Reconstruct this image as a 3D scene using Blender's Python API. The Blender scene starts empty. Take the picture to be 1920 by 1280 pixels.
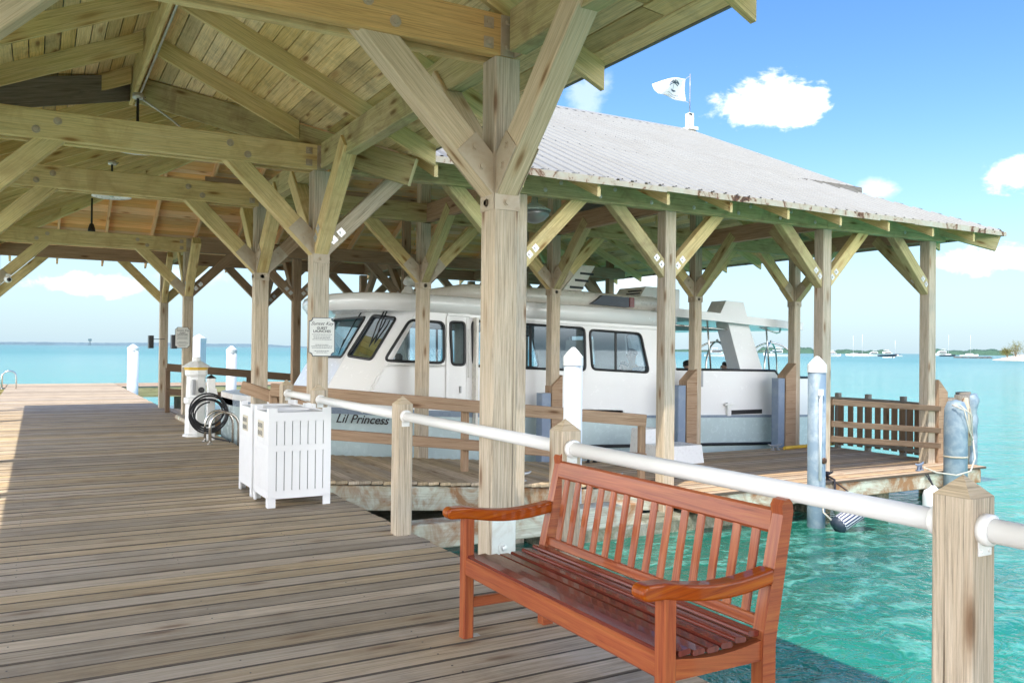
import bpy, bmesh, math, random
from mathutils import Vector, Matrix
R = random.Random(7)
sc = bpy.context.scene
COL = sc.collection
V = Vector
rad = math.radians

# ------------------------------------------------------------------ helpers
class MB:
    """collects shapes, builds ONE mesh object"""
    def __init__(s): s.v = []; s.f = []; s.uv = []; s.sm = []; s.mi = []; s.cur = 0; s.edge = 0
    def face(s, idx, uvs, smooth=False):
        s.f.append(idx); s.uv.append(uvs); s.sm.append(smooth); s.mi.append(s.cur)
    def quad(s, a, b, c, d, uo=None, smooth=False):
        n = len(s.v); s.v += [V(a), V(b), V(c), V(d)]
        l = (V(b)-V(a)).length; h = (V(d)-V(a)).length
        u, w = uo or (R.random()*50, R.random()*50)
        s.face([n, n+1, n+2, n+3], [(u, w), (u+l, w), (u+l, w+h), (u, w+h)], smooth)
    def beam(s, p0, p1, w, h, up=(0, 0, 1), ch=.006, taper=None):
        p0 = V(p0); p1 = V(p1); d = (p1-p0); L = d.length; d.normalize(); up = V(up)
        sd = d.cross(up)
        if sd.length < 1e-4: sd = d.cross(V((1, 0, 0)))
        sd.normalize(); u = sd.cross(d).normalized()
        ch = min(ch, w*.3, h*.3)
        a, b = w/2, h/2
        prof = [(-a+ch, -b), (a-ch, -b), (a, -b+ch), (a, b-ch), (a-ch, b), (-a+ch, b), (-a, b-ch), (-a, -b+ch)]
        n = len(s.v); t = taper or 1.0
        for p, k in ((p0, 1.0), (p1, t)):
            for x, y in prof: s.v.append(p+sd*x*k+u*y*k)
        uo, vo = R.random()*60, R.random()*60
        per = 0
        for i in range(8):
            j = (i+1) % 8
            q = math.dist(prof[i], prof[j])
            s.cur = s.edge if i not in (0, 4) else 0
            s.face([n+i, n+j, n+8+j, n+8+i][::-1], [(uo, vo+per), (uo, vo+per+q), (uo+L, vo+per+q), (uo+L, vo+per)][::-1])
            per += q
        s.cur = 0
        s.face([n+i for i in range(8)], [(uo+y*.3, vo+x) for x, y in prof])
        s.face([n+8+i for i in range(8)][::-1], [(uo+y*.3, vo+x) for x, y in prof][::-1])
    def box(s, x0, x1, y0, y1, z0, z1, ch=.004, ax=None):
        dx, dy, dz = x1-x0, y1-y0, z1-z0
        if ax is None: ax = max((dx, 'x'), (dy, 'y'), (dz, 'z'))[1]
        cx, cy, cz = (x0+x1)/2, (y0+y1)/2, (z0+z1)/2
        if ax == 'x': s.beam((x0, cy, cz), (x1, cy, cz), dy, dz, (0, 0, 1), ch)
        elif ax == 'y': s.beam((cx, y0, cz), (cx, y1, cz), dx, dz, (0, 0, 1), ch)
        else: s.beam((cx, cy, z0), (cx, cy, z1), dx, dy, (0, 1, 0), ch)
    def prism(s, pts, ext, smooth=False):
        """polygon (3D points) extruded by vector ext"""
        pts = [V(p) for p in pts]; ext = V(ext); m = len(pts); n = len(s.v)
        s.v += pts + [p+ext for p in pts]
        o = pts[0]; e = (pts[1]-o).normalized(); nn = ext.normalized(); g = nn.cross(e)
        uo, vo = R.random()*50, R.random()*50
        P = [(uo+(p-o).dot(e), vo+(p-o).dot(g)) for p in pts]
        s.face([n+i for i in range(m)][::-1], P[::-1]); s.face([n+m+i for i in range(m)], P)
        t = 0
        for i in range(m):
            j = (i+1) % m; q = (pts[j]-pts[i]).length; L = ext.length
            s.face([n+i, n+j, n+m+j, n+m+i], [(uo+t, vo), (uo+t+q, vo), (uo+t+q, vo+L), (uo+t, vo+L)], smooth); t += q
    def slab(s, low, th):
        """4+ corner plate with vertical thickness"""
        s.prism(low, (0, 0, th))
    def tube(s, pts, r, n=8, closed=False, rs=None):
        pts = [V(p) for p in pts]; m = len(pts); base = len(s.v)
        prev = None; t = 0
        for i, p in enumerate(pts):
            if closed: d = pts[(i+1) % m]-pts[i-1]
            else: d = pts[min(i+1, m-1)]-pts[max(i-1, 0)]
            d.normalize()
            if prev is None:
                a = V((0, 0, 1)) if abs(d.z) < .9 else V((1, 0, 0))
                nx = d.cross(a).normalized()
            else:
                nx = (prev-d*prev.dot(d)).normalized()
            ny = d.cross(nx); prev = nx; rr = rs[i] if rs else r
            for k in range(n):
                an = 2*math.pi*k/n; s.v.append(p+nx*math.cos(an)*rr+ny*math.sin(an)*rr)
        seg = m if closed else m-1
        for i in range(seg):
            j = (i+1) % m; q = (pts[j]-pts[i]).length
            for k in range(n):
                l = (k+1) % n
                w0, w1 = 6.2832*r*k/n, 6.2832*r*(k+1)/n
                s.face([base+i*n+k, base+i*n+l, base+j*n+l, base+j*n+k], [(t, w0), (t, w1), (t+q, w1), (t+q, w0)], True)
            t += q
        if not closed:
            s.face([base+k for k in range(n)][::-1], [(0, 0)]*n); s.face([base+(m-1)*n+k for k in range(n)], [(0, 0)]*n)
    def lathe(s, prof, c=(0, 0, 0), n=24, ax=(0, 0, 1), smooth=True):
        c = V(c); ax = V(ax).normalized()
        a = V((1, 0, 0)) if abs(ax.x) < .9 else V((0, 1, 0))
        e = ax.cross(a).normalized(); g = ax.cross(e); base = len(s.v); m = len(prof)
        for r, z in prof:
            for k in range(n):
                an = 2*math.pi*k/n; s.v.append(c+ax*z+(e*math.cos(an)+g*math.sin(an))*max(r, 1e-4))
        for i in range(m-1):
            for k in range(n):
                l = (k+1) % n; q = math.dist(prof[i], prof[i+1]); rr = max(prof[i][0], .01)
                s.face([base+i*n+k, base+i*n+l, base+(i+1)*n+l, base+(i+1)*n+k],
                       [(prof[i][1], 6.28*rr*k/n), (prof[i][1], 6.28*rr*(k+1)/n), (prof[i][1]+q, 6.28*rr*(k+1)/n), (prof[i][1]+q, 6.28*rr*k/n)], smooth)
        if prof[0][0] > 1e-3: s.face([base+k for k in range(n)][::-1], [(0, 0)]*n)
        if prof[-1][0] > 1e-3: s.face([base+(m-1)*n+k for k in range(n)], [(0, 0)]*n)
    def ball(s, c, r, sc=(1, 1, 1), n=16, m=10):
        c = V(c); base = len(s.v)
        for i in range(m+1):
            th = math.pi*i/m
            for k in range(n):
                ph = 2*math.pi*k/n
                s.v.append(c+V((r*sc[0]*math.sin(th)*math.cos(ph), r*sc[1]*math.sin(th)*math.sin(ph), r*sc[2]*math.cos(th))))
        for i in range(m):
            for k in range(n):
                l = (k+1) % n
                s.face([base+i*n+k, base+(i+1)*n+k, base+(i+1)*n+l, base+i*n+l], [(0, 0)]*4, True)
    def build(s, name, mat, parent=None):
        off = V((0, 0, 0)); p = parent
        while p is not None: off += p.location; p = p.parent
        me = bpy.data.meshes.new(name)
        me.from_pydata([tuple(v-off) for v in s.v], [], s.f)
        ul = me.uv_layers.new(name='UVMap')
        flat = [c for f in s.uv for uv in f for c in uv]
        ul.data.foreach_set('uv', flat)
        me.polygons.foreach_set('use_smooth', s.sm)
        for m_ in (mat if isinstance(mat, (list, tuple)) else [mat]): me.materials.append(m_)
        me.polygons.foreach_set('material_index', s.mi)
        me.update()
        o = bpy.data.objects.new(name, me); COL.objects.link(o)
        if parent is not None: o.parent = parent
        return o

def tag(o, label=None, cat=None, group=None, kind=None):
    if label: o['label'] = label
    if cat: o['category'] = cat
    if group: o['group'] = group
    if kind: o['kind'] = kind
    return o
def thing(name, label, cat, loc=(0, 0, 0), group=None, kind=None):
    o = bpy.data.objects.new(name, None); COL.objects.link(o); o.location = loc
    o.empty_display_size = .2
    return tag(o, label, cat, group, kind)
def dup(root, loc, label=None, group=None, rz=None):
    r = root.copy(); COL.objects.link(r); r.location = loc
    if rz is not None: r.rotation_euler = (0, 0, rz)
    if label: r['label'] = label
    if group: r['group'] = group
    for ch in list(root.children):
        c = ch.copy(); COL.objects.link(c); c.parent = r
        for g in list(ch.children):
            d = g.copy(); COL.objects.link(d); d.parent = c
    return r
def text_part(name, body, size, origin, xdir, ydir, mat, parent, shear=0, align='CENTER', bold=0, ext=.0006):
    cu = bpy.data.curves.new(name, 'FONT'); cu.body = body; cu.size = size; cu.align_x = align; cu.align_y = 'CENTER'
    cu.shear = shear; cu.offset = bold; cu.extrude = ext; cu.resolution_u = 3
    t = bpy.data.objects.new('tmp', cu); COL.objects.link(t)
    me = bpy.data.meshes.new_from_object(t)
    bpy.data.objects.remove(t); bpy.data.curves.remove(cu)
    X = V(xdir).normalized(); Y = V(ydir).normalized(); Z = X.cross(Y)
    off = V((0, 0, 0)); p = parent
    while p is not None: off += p.location; p = p.parent
    M = Matrix(((X.x, Y.x, Z.x, origin[0]-off.x), (X.y, Y.y, Z.y, origin[1]-off.y), (X.z, Y.z, Z.z, origin[2]-off.z), (0, 0, 0, 1)))
    me.transform(M); me.name = name; me.materials.clear(); me.materials.append(mat)
    o = bpy.data.objects.new(name, me); COL.objects.link(o); o.parent = parent
    return o

# ------------------------------------------------------------------ materials
class NT:
    def __init__(s, name):
        s.m = bpy.data.materials.new(name); s.m.use_nodes = True
        s.t = s.m.node_tree; s.n = s.t.nodes; s.l = s.t.links
        s.b = s.n['Principled BSDF']
    def add(s, ty, **kw):
        n = s.n.new(ty)
        for k, v in kw.items(): setattr(n, k, v)
        return n
    def put(s, sock, val):
        if isinstance(val, bpy.types.NodeSocket): s.l.new(val, sock)
        else: sock.default_value = val
    def noise(s, vec, scale, detail=4, rough=.55, dist=0):
        n = s.add('ShaderNodeTexNoise'); s.put(n.inputs['Vector'], vec)
        n.inputs['Scale'].default_value = scale; n.inputs['Detail'].default_value = detail
        n.inputs['Roughness'].default_value = rough; n.inputs['Distortion'].default_value = dist
        return n.outputs['Fac']
    def mapping(s, vec, scale=(1, 1, 1), loc=(0, 0, 0), rot=(0, 0, 0)):
        n = s.add('ShaderNodeMapping'); s.put(n.inputs['Vector'], vec)
        n.inputs['Scale'].default_value = scale; n.inputs['Location'].default_value = loc; n.inputs['Rotation'].default_value = rot
        return n.outputs['Vector']
    def ramp(s, fac, stops, interp='LINEAR'):
        n = s.add('ShaderNodeValToRGB'); s.put(n.inputs['Fac'], fac); r = n.color_ramp; r.interpolation = interp
        while len(r.elements) < len(stops): r.elements.new(.5)
        for e, (p, c) in zip(r.elements, stops):
            e.position = p; e.color = (*c, 1) if len(c) == 3 else c
        return n.outputs['Color']
    def rng(s, v, a, b, c=0., d=1.):
        n = s.add('ShaderNodeMapRange'); s.put(n.inputs[0], v)
        for i, q in enumerate((a, b, c, d)): n.inputs[i+1].default_value = q
        return n.outputs[0]
    def mix(s, f, a, b, mode='MIX'):
        n = s.add('ShaderNodeMix', data_type='RGBA', blend_type=mode)
        s.put(n.inputs[0], f)
        for i, q in ((6, a), (7, b)):
            if isinstance(q, (tuple, list)): q = (*q, 1) if len(q) == 3 else q
            s.put(n.inputs[i], q)
        return n.outputs[2]
    def math(s, op, a, b=0.):
        n = s.add('ShaderNodeMath', operation=op); s.put(n.inputs[0], a); s.put(n.inputs[1], b); return n.outputs[0]
    def bump(s, h, strength=.3, dist=.01):
        n = s.add('ShaderNodeBump'); s.put(n.inputs['Height'], h)
        n.inputs['Strength'].default_value = strength; n.inputs['Distance'].default_value = dist
        s.l.new(n.outputs['Normal'], s.b.inputs['Normal'])
    def uv(s): return s.add('ShaderNodeTexCoord').outputs['UV']
    def obj(s): return s.add('ShaderNodeTexCoord').outputs['Object']
    def pos(s): return s.add('ShaderNodeNewGeometry').outputs['Position']
    def island(s): return s.add('ShaderNodeNewGeometry').outputs['Random Per Island']
    def set(s, color=None, rough=None, metal=None, spec=None, **kw):
        if color is not None: s.put(s.b.inputs['Base Color'], (*color, 1) if isinstance(color, (tuple, list)) and len(color) == 3 else color)
        if rough is not None: s.put(s.b.inputs['Roughness'], rough)
        if metal is not None: s.b.inputs['Metallic'].default_value = metal
        if spec is not None: s.b.inputs['Specular IOR Level'].default_value = spec
        for k, v in kw.items(): s.put(s.b.inputs[k], v)
        return s.m

def wood(name, dark, base, light, tint=None, tamt=.5, var=.22, rough=.75, crack=.5, knots=.8, fine=.25, bump=.35, stain=0., spec=.3, coat=0., tint2=None, t2=(.5, .72, .75)):
    t = NT(name); uv = t.uv(); isl = t.island()
    g1 = t.noise(t.mapping(uv, (.55, 13, 1)), 2.4, 6, .68, 1.1)
    g2 = t.noise(t.mapping(uv, (.8, 42, 1)), 3.0, 6, .72, .5)
    col = t.ramp(g1, [(.20, dark), (.46, base), (.80, light)])
    col = t.mix(1.0, col, t.ramp(g2, [(.30, (1-fine*1.7,)*3), (.46, (1-fine*.3,)*3), (.70, (1+fine*.7,)*3)]), 'MULTIPLY')
    if tint:
        n = t.noise(t.pos(), 1.1, 4, .6, .6)
        f = t.math('MULTIPLY', t.rng(n, .42, .68), tamt)
        col = t.mix(f, col, t.mix(1.0, col, (*[c*3.0 for c in tint], 1), 'MULTIPLY'))
    if tint2:
        f2 = t.rng(t.noise(t.mapping(t.pos(), (1, 1, 1), (7, 3, 1)), 2.3, 5, .65, .8), t2[0], t2[1], 0, t2[2])
        col = t.mix(f2, col, (*tint2, 1))
    v = t.rng(isl, 0, 1, 1-var, 1+var)
    hs = t.add('ShaderNodeHueSaturation'); t.put(hs.inputs['Color'], col); t.put(hs.inputs['Value'], v)
    t.put(hs.inputs['Saturation'], t.rng(t.math('FRACT', t.math('MULTIPLY', isl, 7.31)), 0, 1, .82, 1.15)); col = hs.outputs[0]
    if knots:
        vo = t.add('ShaderNodeTexVoronoi', voronoi_dimensions='2D'); t.put(vo.inputs['Vector'], t.mapping(uv, (1.5, 6.0, 1))); vo.inputs['Scale'].default_value = 1.0
        kn = t.math('SUBTRACT', 1.0, t.rng(vo.outputs['Distance'], .05, .15))
        vc = t.add('ShaderNodeSeparateColor'); t.l.new(vo.outputs['Color'], vc.inputs[0])
        kn = t.math('MULTIPLY', kn, t.rng(vc.outputs[0], .74, .80, 0, knots))
        kn2 = t.math('MULTIPLY', t.math('SUBTRACT', 1.0, t.rng(vo.outputs['Distance'], .10, .26)), t.rng(vc.outputs[0], .66, .72, 0, .45*knots))
        col = t.mix(kn2, col, (dark[0]*1.1, dark[1]*.85, dark[2]*.6, 1)); col = t.mix(t.math('MULTIPLY', kn, .8), col, (dark[0]*.62, dark[1]*.45, dark[2]*.35, 1))
    cr = t.noise(t.mapping(uv, (.22, 40, 1)), 1.5, 4, .55, .3)
    cf = t.rng(cr, .645, .70, 0, crack)
    col = t.mix(cf, col, (dark[0]*.3, dark[1]*.28, dark[2]*.25, 1))
    if stain:
        sn = t.noise(t.pos(), 1.7, 6, .7, .1)
        col = t.mix(t.rng(sn, .50, .80, 0, stain), col, (.05, .042, .036, 1))
    t.bump(t.math('SUBTRACT', t.math('ADD', g2, t.math('MULTIPLY', g1, .5)), t.math('MULTIPLY', cf, 1.5)), bump, .004)
    t.set(col, rough, spec=spec)
    if coat: t.b.inputs['Coat Weight'].default_value = coat; t.b.inputs['Coat Roughness'].default_value = .06
    return t.m

def plain(name, c, rough=.5, metal=0., spec=.5, dirt=.12, dscale=3., dcol=None, bump=0., coat=0., sub=None):
    t = NT(name); p = t.obj()
    n = t.noise(p, dscale, 6, .65, .4)
    dc = dcol or tuple(x*.6 for x in c)
    col = t.mix(t.rng(n, .45, .75, 0, dirt*2.2), (*c, 1), (*dc, 1))
    n2 = t.noise(p, dscale*9, 3, .6)
    t.set(col, t.rng(n2, .3, .7, max(rough-.07, .02), rough+.07), metal, spec)
    if bump: t.bump(n2, bump, .003)
    if coat: t.b.inputs['Coat Weight'].default_value = coat; t.b.inputs['Coat Roughness'].default_value = .05
    return t.m

M = {}
M['deck'] = wood('deck_boards', (0.22, 0.15, 0.088), (0.5, 0.38, 0.24), (0.7, 0.57, 0.4), tint=(.33, .33, .35), tamt=.3, var=.24, crack=.5, knots=.75, fine=.28, bump=.5, stain=.4)
M['post'] = wood('weathered_post_wood', (0.27, 0.195, 0.12), (0.52, 0.41, 0.28), (0.69, 0.575, 0.425), tint=(.30, .325, .35), tamt=.85, var=.09, crack=1.0, knots=1., bump=.8, fine=.36)
M['treated'] = wood('treated_pine', (0.38, 0.25, 0.08), (0.67, 0.495, 0.2), (0.79, 0.625, 0.3), tint=(.32, .345, .28), tamt=.45, var=.12, crack=.35, knots=1., fine=.27, tint2=(.46, .29, .10))
M['amber'] = wood('amber_pine', (0.4, 0.215, 0.055), (0.62, 0.365, 0.1), (0.72, 0.46, 0.16), tint=(.34, .34, .26), tamt=.3, var=.07, crack=.4, knots=.9, fine=.27)
M['pale'] = wood('pale_honey_pine', (.36, .26, .14), (.60, .46, .28), (.72, .585, .39), tint=(.33, .33, .3), tamt=.4, var=.08, crack=.4, knots=1., fine=.24)
M['rafter'] = wood('rafter_wood', (0.37, 0.245, 0.08), (0.66, 0.495, 0.2), (0.78, 0.61, 0.31), tint=(.31, .36, .27), tamt=.5, var=.14, crack=.35, knots=.9, fine=.27)
M['ceil'] = wood('ceiling_boards', (0.36, 0.225, 0.09), (0.73, 0.525, 0.245), (0.84, 0.655, 0.37), tint=(.33, .345, .29), tamt=.4, var=.26, crack=.25, knots=1., fine=.27, stain=.6)
M['orange'] = wood('new_cedar_warm_lit', (0.58, 0.27, 0.1), (0.86, 0.5, 0.23), (0.92, 0.62, 0.34), tint=(.36, .32, .25), tamt=.3, var=.18, crack=.3, knots=1., fine=.14)  # fresh orange boards, with warm bounced light put into the colour
M['algae'] = wood('algae_green_beam', (0.2, 0.15, 0.055), (0.46, 0.365, 0.165), (0.6, 0.5, 0.27), tint=(.29, .36, .26), tamt=.5, var=.1, crack=.4, knots=1., fine=.27, tint2=(.24, .16, .07))
M['brown'] = wood('brown_rail_wood', (0.17, 0.1, 0.05), (0.36, 0.225, 0.125), (0.48, 0.335, 0.21), tint=(.34, .33, .33), tamt=.45, var=.14, crack=.5, knots=1., fine=.22)
M['dock'] = wood('dock_boards', (.28, .18, .10), (.52, .36, .22), (.62, .48, .33), tint=(.33, .34, .35), tamt=.5, var=.18, crack=.5, knots=.8, fine=.25, stain=.3)
M['paintwood'] = wood('rust_stained_painted_timber', (.40, .37, .27), (.56, .56, .44), (.66, .67, .58), tint=(.31, .35, .32), tamt=.5, var=.06, crack=.3, knots=.6, tint2=(.30, .13, .035), t2=(.40,.60,.95))
M['varnish'] = wood('varnished_mahogany', (0.115, 0.011, 0.0004), (0.3, 0.052, 0.0006), (0.45, 0.125, 0.003), tint=(.40, .33, .2), tamt=.5, var=.16, rough=.5, crack=.0, knots=0, fine=.16, bump=.08, spec=.12, coat=.4)
M['seatwood'] = wood('varnished_seat_slats', (.06, .006, .002), (.15, .013, .004), (.22, .028, .007), var=.18, rough=.24, crack=.2, knots=0, fine=.2, bump=.1, spec=.4, coat=.45)
M['seam'] = plain('grime_and_gap_shade', (.10, .078, .056), .9, dirt=.3)  # shade of the gaps painted onto the board edges, along with grime
M['darkbrown'] = wood('dark_brown_fence_wood', (0.08, 0.048, 0.024), (0.17, 0.105, 0.058), (0.26, 0.17, 0.1), tint=(.34, .33, .33), tamt=.4, var=.2, crack=.5, knots=1., fine=.22)
M['grey_end'] = wood('dark_weathered_timber', (.10, .09, .07), (.20, .18, .15), (.30, .28, .25), var=.1, crack=.6, knots=.6)
M['white'] = plain('white_gloss_paint', (.80, .80, .78), .3, dirt=.03, dscale=2, dcol=(.62, .61, .58))
M['binwhite'] = plain('white_plastic_board', (.82, .82, .82), .42, dcol=(.60, .58, .53), dirt=.06, dscale=2.5)
M['pipe'] = plain('white_pvc_pipe', (.84, .83, .80), .5, dirt=.015, dscale=1, dcol=(.74, .72, .67))
M['gel'] = plain('white_gelcoat', (.86, .855, .85), .22, dirt=.025, dscale=1.2, coat=.4)
M['gelcream'] = plain('cream_gelcoat', (.76, .72, .65), .3, dirt=.08, dscale=1.2, coat=.3)
M['hullpaint'] = plain('pale_teal_hull_paint', (.56, .68, .69), .25, dirt=.08, dscale=1.0, coat=.4)
M['bluestripe'] = plain('grey_blue_stripe', (.24, .30, .38), .3, dirt=.1)
M['black'] = plain('black_rubber', (.012, .013, .015), .45, dirt=.2)
M['blackhose'] = plain('black_hose', (.014, .015, .018), .4, dirt=.2)
M['tansteel'] = plain('tan_painted_steel', (.46, .375, .27), .45, dirt=.3, dcol=(.30, .19, .09), dscale=5, bump=.15)
M['galv'] = plain('galvanised_steel', (.62, .63, .62), .38, .55, dirt=.25, dcol=(.36, .29, .22), dscale=7)
M['chrome'] = plain('stainless_tube', (.62, .60, .56), .2, .9, dirt=.1)
M['darkmetal'] = plain('dark_metal', (.03, .03, .032), .4, .3)
M['greymetal'] = plain('grey_metal', (.35, .36, .37), .4, .5)
M['signwhite'] = plain('cream_sign_face', (.74, .73, .68), .5, dirt=.1)
M['ink'] = plain('dark_lettering', (.02, .02, .02), .6, dirt=.0)
M['greyink'] = plain('grey_lettering', (.22, .22, .21), .6, dirt=.0)
M['signrim'] = plain('dark_sign_rim', (.07, .08, .09), .5)
M['beige'] = plain('beige_plaque', (.62, .56, .43), .5)
M['bluepile'] = plain('pale_blue_pile_sleeve', (.17, .245, .31), .5, dirt=.42, dcol=(.40, .46, .49), dscale=3.5, bump=.2)
M['milkpile'] = plain('milky_blue_pile_sleeve', (.50, .56, .62), .45, dirt=.2, dcol=(.62, .65, .68), dscale=4)
M['whitepile'] = plain('white_pile_sleeve', (.76, .77, .79), .4, dirt=.14, dcol=(.55, .56, .60), dscale=4)
M['bluewood'] = plain('slate_blue_bumper', (.20, .26, .36), .5, dirt=.3, dcol=(.30, .36, .42), dscale=6, bump=.2)
M['rope'] = plain('pale_rope', (.55, .52, .44), .8, dirt=.3, dscale=20, bump=.4)
M['darkrope'] = plain('dark_rope', (.02, .02, .03), .8, dirt=.3, dscale=20, bump=.4)
M['fender_white'] = plain('white_vinyl', (.76, .77, .80), .35, dirt=.1)
M['fender_green'] = plain('greenish_vinyl', (.58, .68, .60), .4, dirt=.3, dcol=(.40, .50, .40))
M['yellow'] = plain('yellow_plastic', (.70, .45, .05), .45, dirt=.2)
M['flagcloth'] = plain('white_flag_cloth', (.74, .74, .74), .8, dirt=.05)
M['lampglass'] = plain('frosted_lens', (.50, .66, .60), .25, dirt=.1)
M['skin'] = plain('skin', (.45, .27, .19), .5, dirt=.1)
M['hair'] = plain('dark_hair', (.02, .014, .010), .6, dirt=.1)
M['shirt'] = plain('blue_shirt_cloth', (.06, .12, .30), .8, dirt=.1)
M['shirtw'] = plain('white_shirt_cloth', (.6, .6, .6), .8, dirt=.1)
M['seatblue'] = plain('navy_seat_vinyl', (.05, .08, .17), .45, dirt=.1)
M['sand'] = plain('pale_sand', (.66, .56, .42), .9, dirt=.2)
M['rock'] = plain('dark_rock', (.10, .10, .095), .9, dirt=.3)
M['isle'] = plain('mangrove_green', (.055, .12, .075), .9, dirt=.4, dscale=.05)
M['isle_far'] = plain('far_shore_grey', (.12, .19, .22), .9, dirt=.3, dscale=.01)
M['leafy'] = plain('olive_leaves', (.17, .16, .035), .8, dirt=.5, dscale=1.5, dcol=(.09, .11, .03))
M['bark'] = plain('pale_bark', (.30, .25, .19), .9)
M['seaboat'] = plain('distant_boat_white', (.75, .75, .75), .4, dirt=.05)
M['seadark'] = plain('distant_boat_navy', (.03, .045, .07), .4)
M['mast'] = plain('pale_mast', (.55, .56, .58), .4)

def mk_striped():
    t = NT('navy_striped_fender'); uv = t.uv(); sx = t.add('ShaderNodeSeparateXYZ'); t.l.new(uv, sx.inputs[0])
    w = t.math('FRACT', t.math('MULTIPLY', sx.outputs[1], 22.))
    return t.set(t.ramp(w, [(.0, (.02, .03, .09)), (.5, (.02, .03, .09)), (.52, (.60, .62, .66)), (.95, (.60, .62, .66))], 'CONSTANT'), .5)
M['striped'] = mk_striped()

def mk_roofmetal(nm, a, b):
    t = NT(nm); p = t.pos()
    n = t.noise(p, .9, 6, .65, .6); n2 = t.noise(t.mapping(p, (5, .5, 1)), 1.6, 4, .6)
    col = t.mix(t.rng(n, .42, .75, 0, .5), a, b)
    col = t.mix(t.rng(n2, .66, .82, 0, .35), col, (.40, .31, .22, 1))
    return t.set(col, .45, .0, .35)
M['roofpan'] = mk_roofmetal('dark_roof_pan', (.200, .197, .178, 1), (.160, .153, .130, 1))  # pans toned darker than the ribs
M['roof'] = mk_roofmetal('ribbed_white_roof_metal', (.320, .317, .288, 1), (.265, .25, .212, 1))
def mk_rustedge():
    t = NT('rusted_drip_edge'); p = t.pos()
    n = t.noise(t.mapping(p, (1.6, 1, 1)), 2.2, 6, .7, 1.2)
    col = t.ramp(n, [(.33, (.035, .016, .008)), (.40, (.14, .06, .025)), (.45, (.40, .34, .25)), (.75, (.44, .46, .38))])
    return t.set(col, .7)
M['rustedge'] = mk_rustedge()
def mk_concrete():
    t = NT('mossy_concrete'); p = t.pos()
    n = t.noise(p, 3.0, 8, .7, .8); n2 = t.noise(p, 26, 4, .6)
    sx = t.add('ShaderNodeSeparateXYZ'); t.l.new(p, sx.inputs[0])
    col = t.ramp(n, [(.32, (.07, .075, .05)), (.5, (.20, .20, .14)), (.68, (.36, .36, .32))])
    moss = t.rng(t.math('ADD', sx.outputs[2], t.math('MULTIPLY', n, .35)), -.98, -.70, .85, 0)
    col = t.mix(moss, col, t.ramp(n2, [(.4, (.10, .12, .05)), (.62, (.42, .42, .34))]))
    t.bump(n2, .8, .02)
    return t.set(col, .9)
M['concrete'] = mk_concrete()
def mk_glass():
    t = NT('tinted_window_glass'); n = t.n; l = t.l
    out = n['Material Output']
    tr = t.add('ShaderNodeBsdfTransparent'); tr.inputs[0].default_value = (.66, .76, .80, 1)
    gl = t.add('ShaderNodeBsdfGlossy'); gl.inputs['Roughness'].default_value = .02; gl.inputs[0].default_value = (.8, .9, 1, 1)
    fr = t.add('ShaderNodeFresnel'); fr.inputs[0].default_value = 1.5
    mx = t.add('ShaderNodeMixShader')
    l.new(t.math('ADD', fr.outputs[0], .05), mx.inputs[0]); l.new(tr.outputs[0], mx.inputs[1]); l.new(gl.outputs[0], mx.inputs[2]); l.new(mx.outputs[0], out.inputs[0])
    return t.m
M['glass'] = mk_glass()
def mk_canopy():
    t = NT('translucent_green_canopy')
    t.set((.55, .68, .58), .5); t.b.inputs['Transmission Weight'].default_value = 0
    tl = t.add('ShaderNodeBsdfTranslucent'); tl.inputs[0].default_value = (.5, .7, .58, 1)
    mx = t.add('ShaderNodeMixShader'); mx.inputs[0].default_value = .5
    t.l.new(t.b.outputs[0], mx.inputs[1]); t.l.new(tl.outputs[0], mx.inputs[2]); t.l.new(mx.outputs[0], t.n['Material Output'].inputs[0])
    return t.m
M['canopy'] = mk_canopy()
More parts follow.
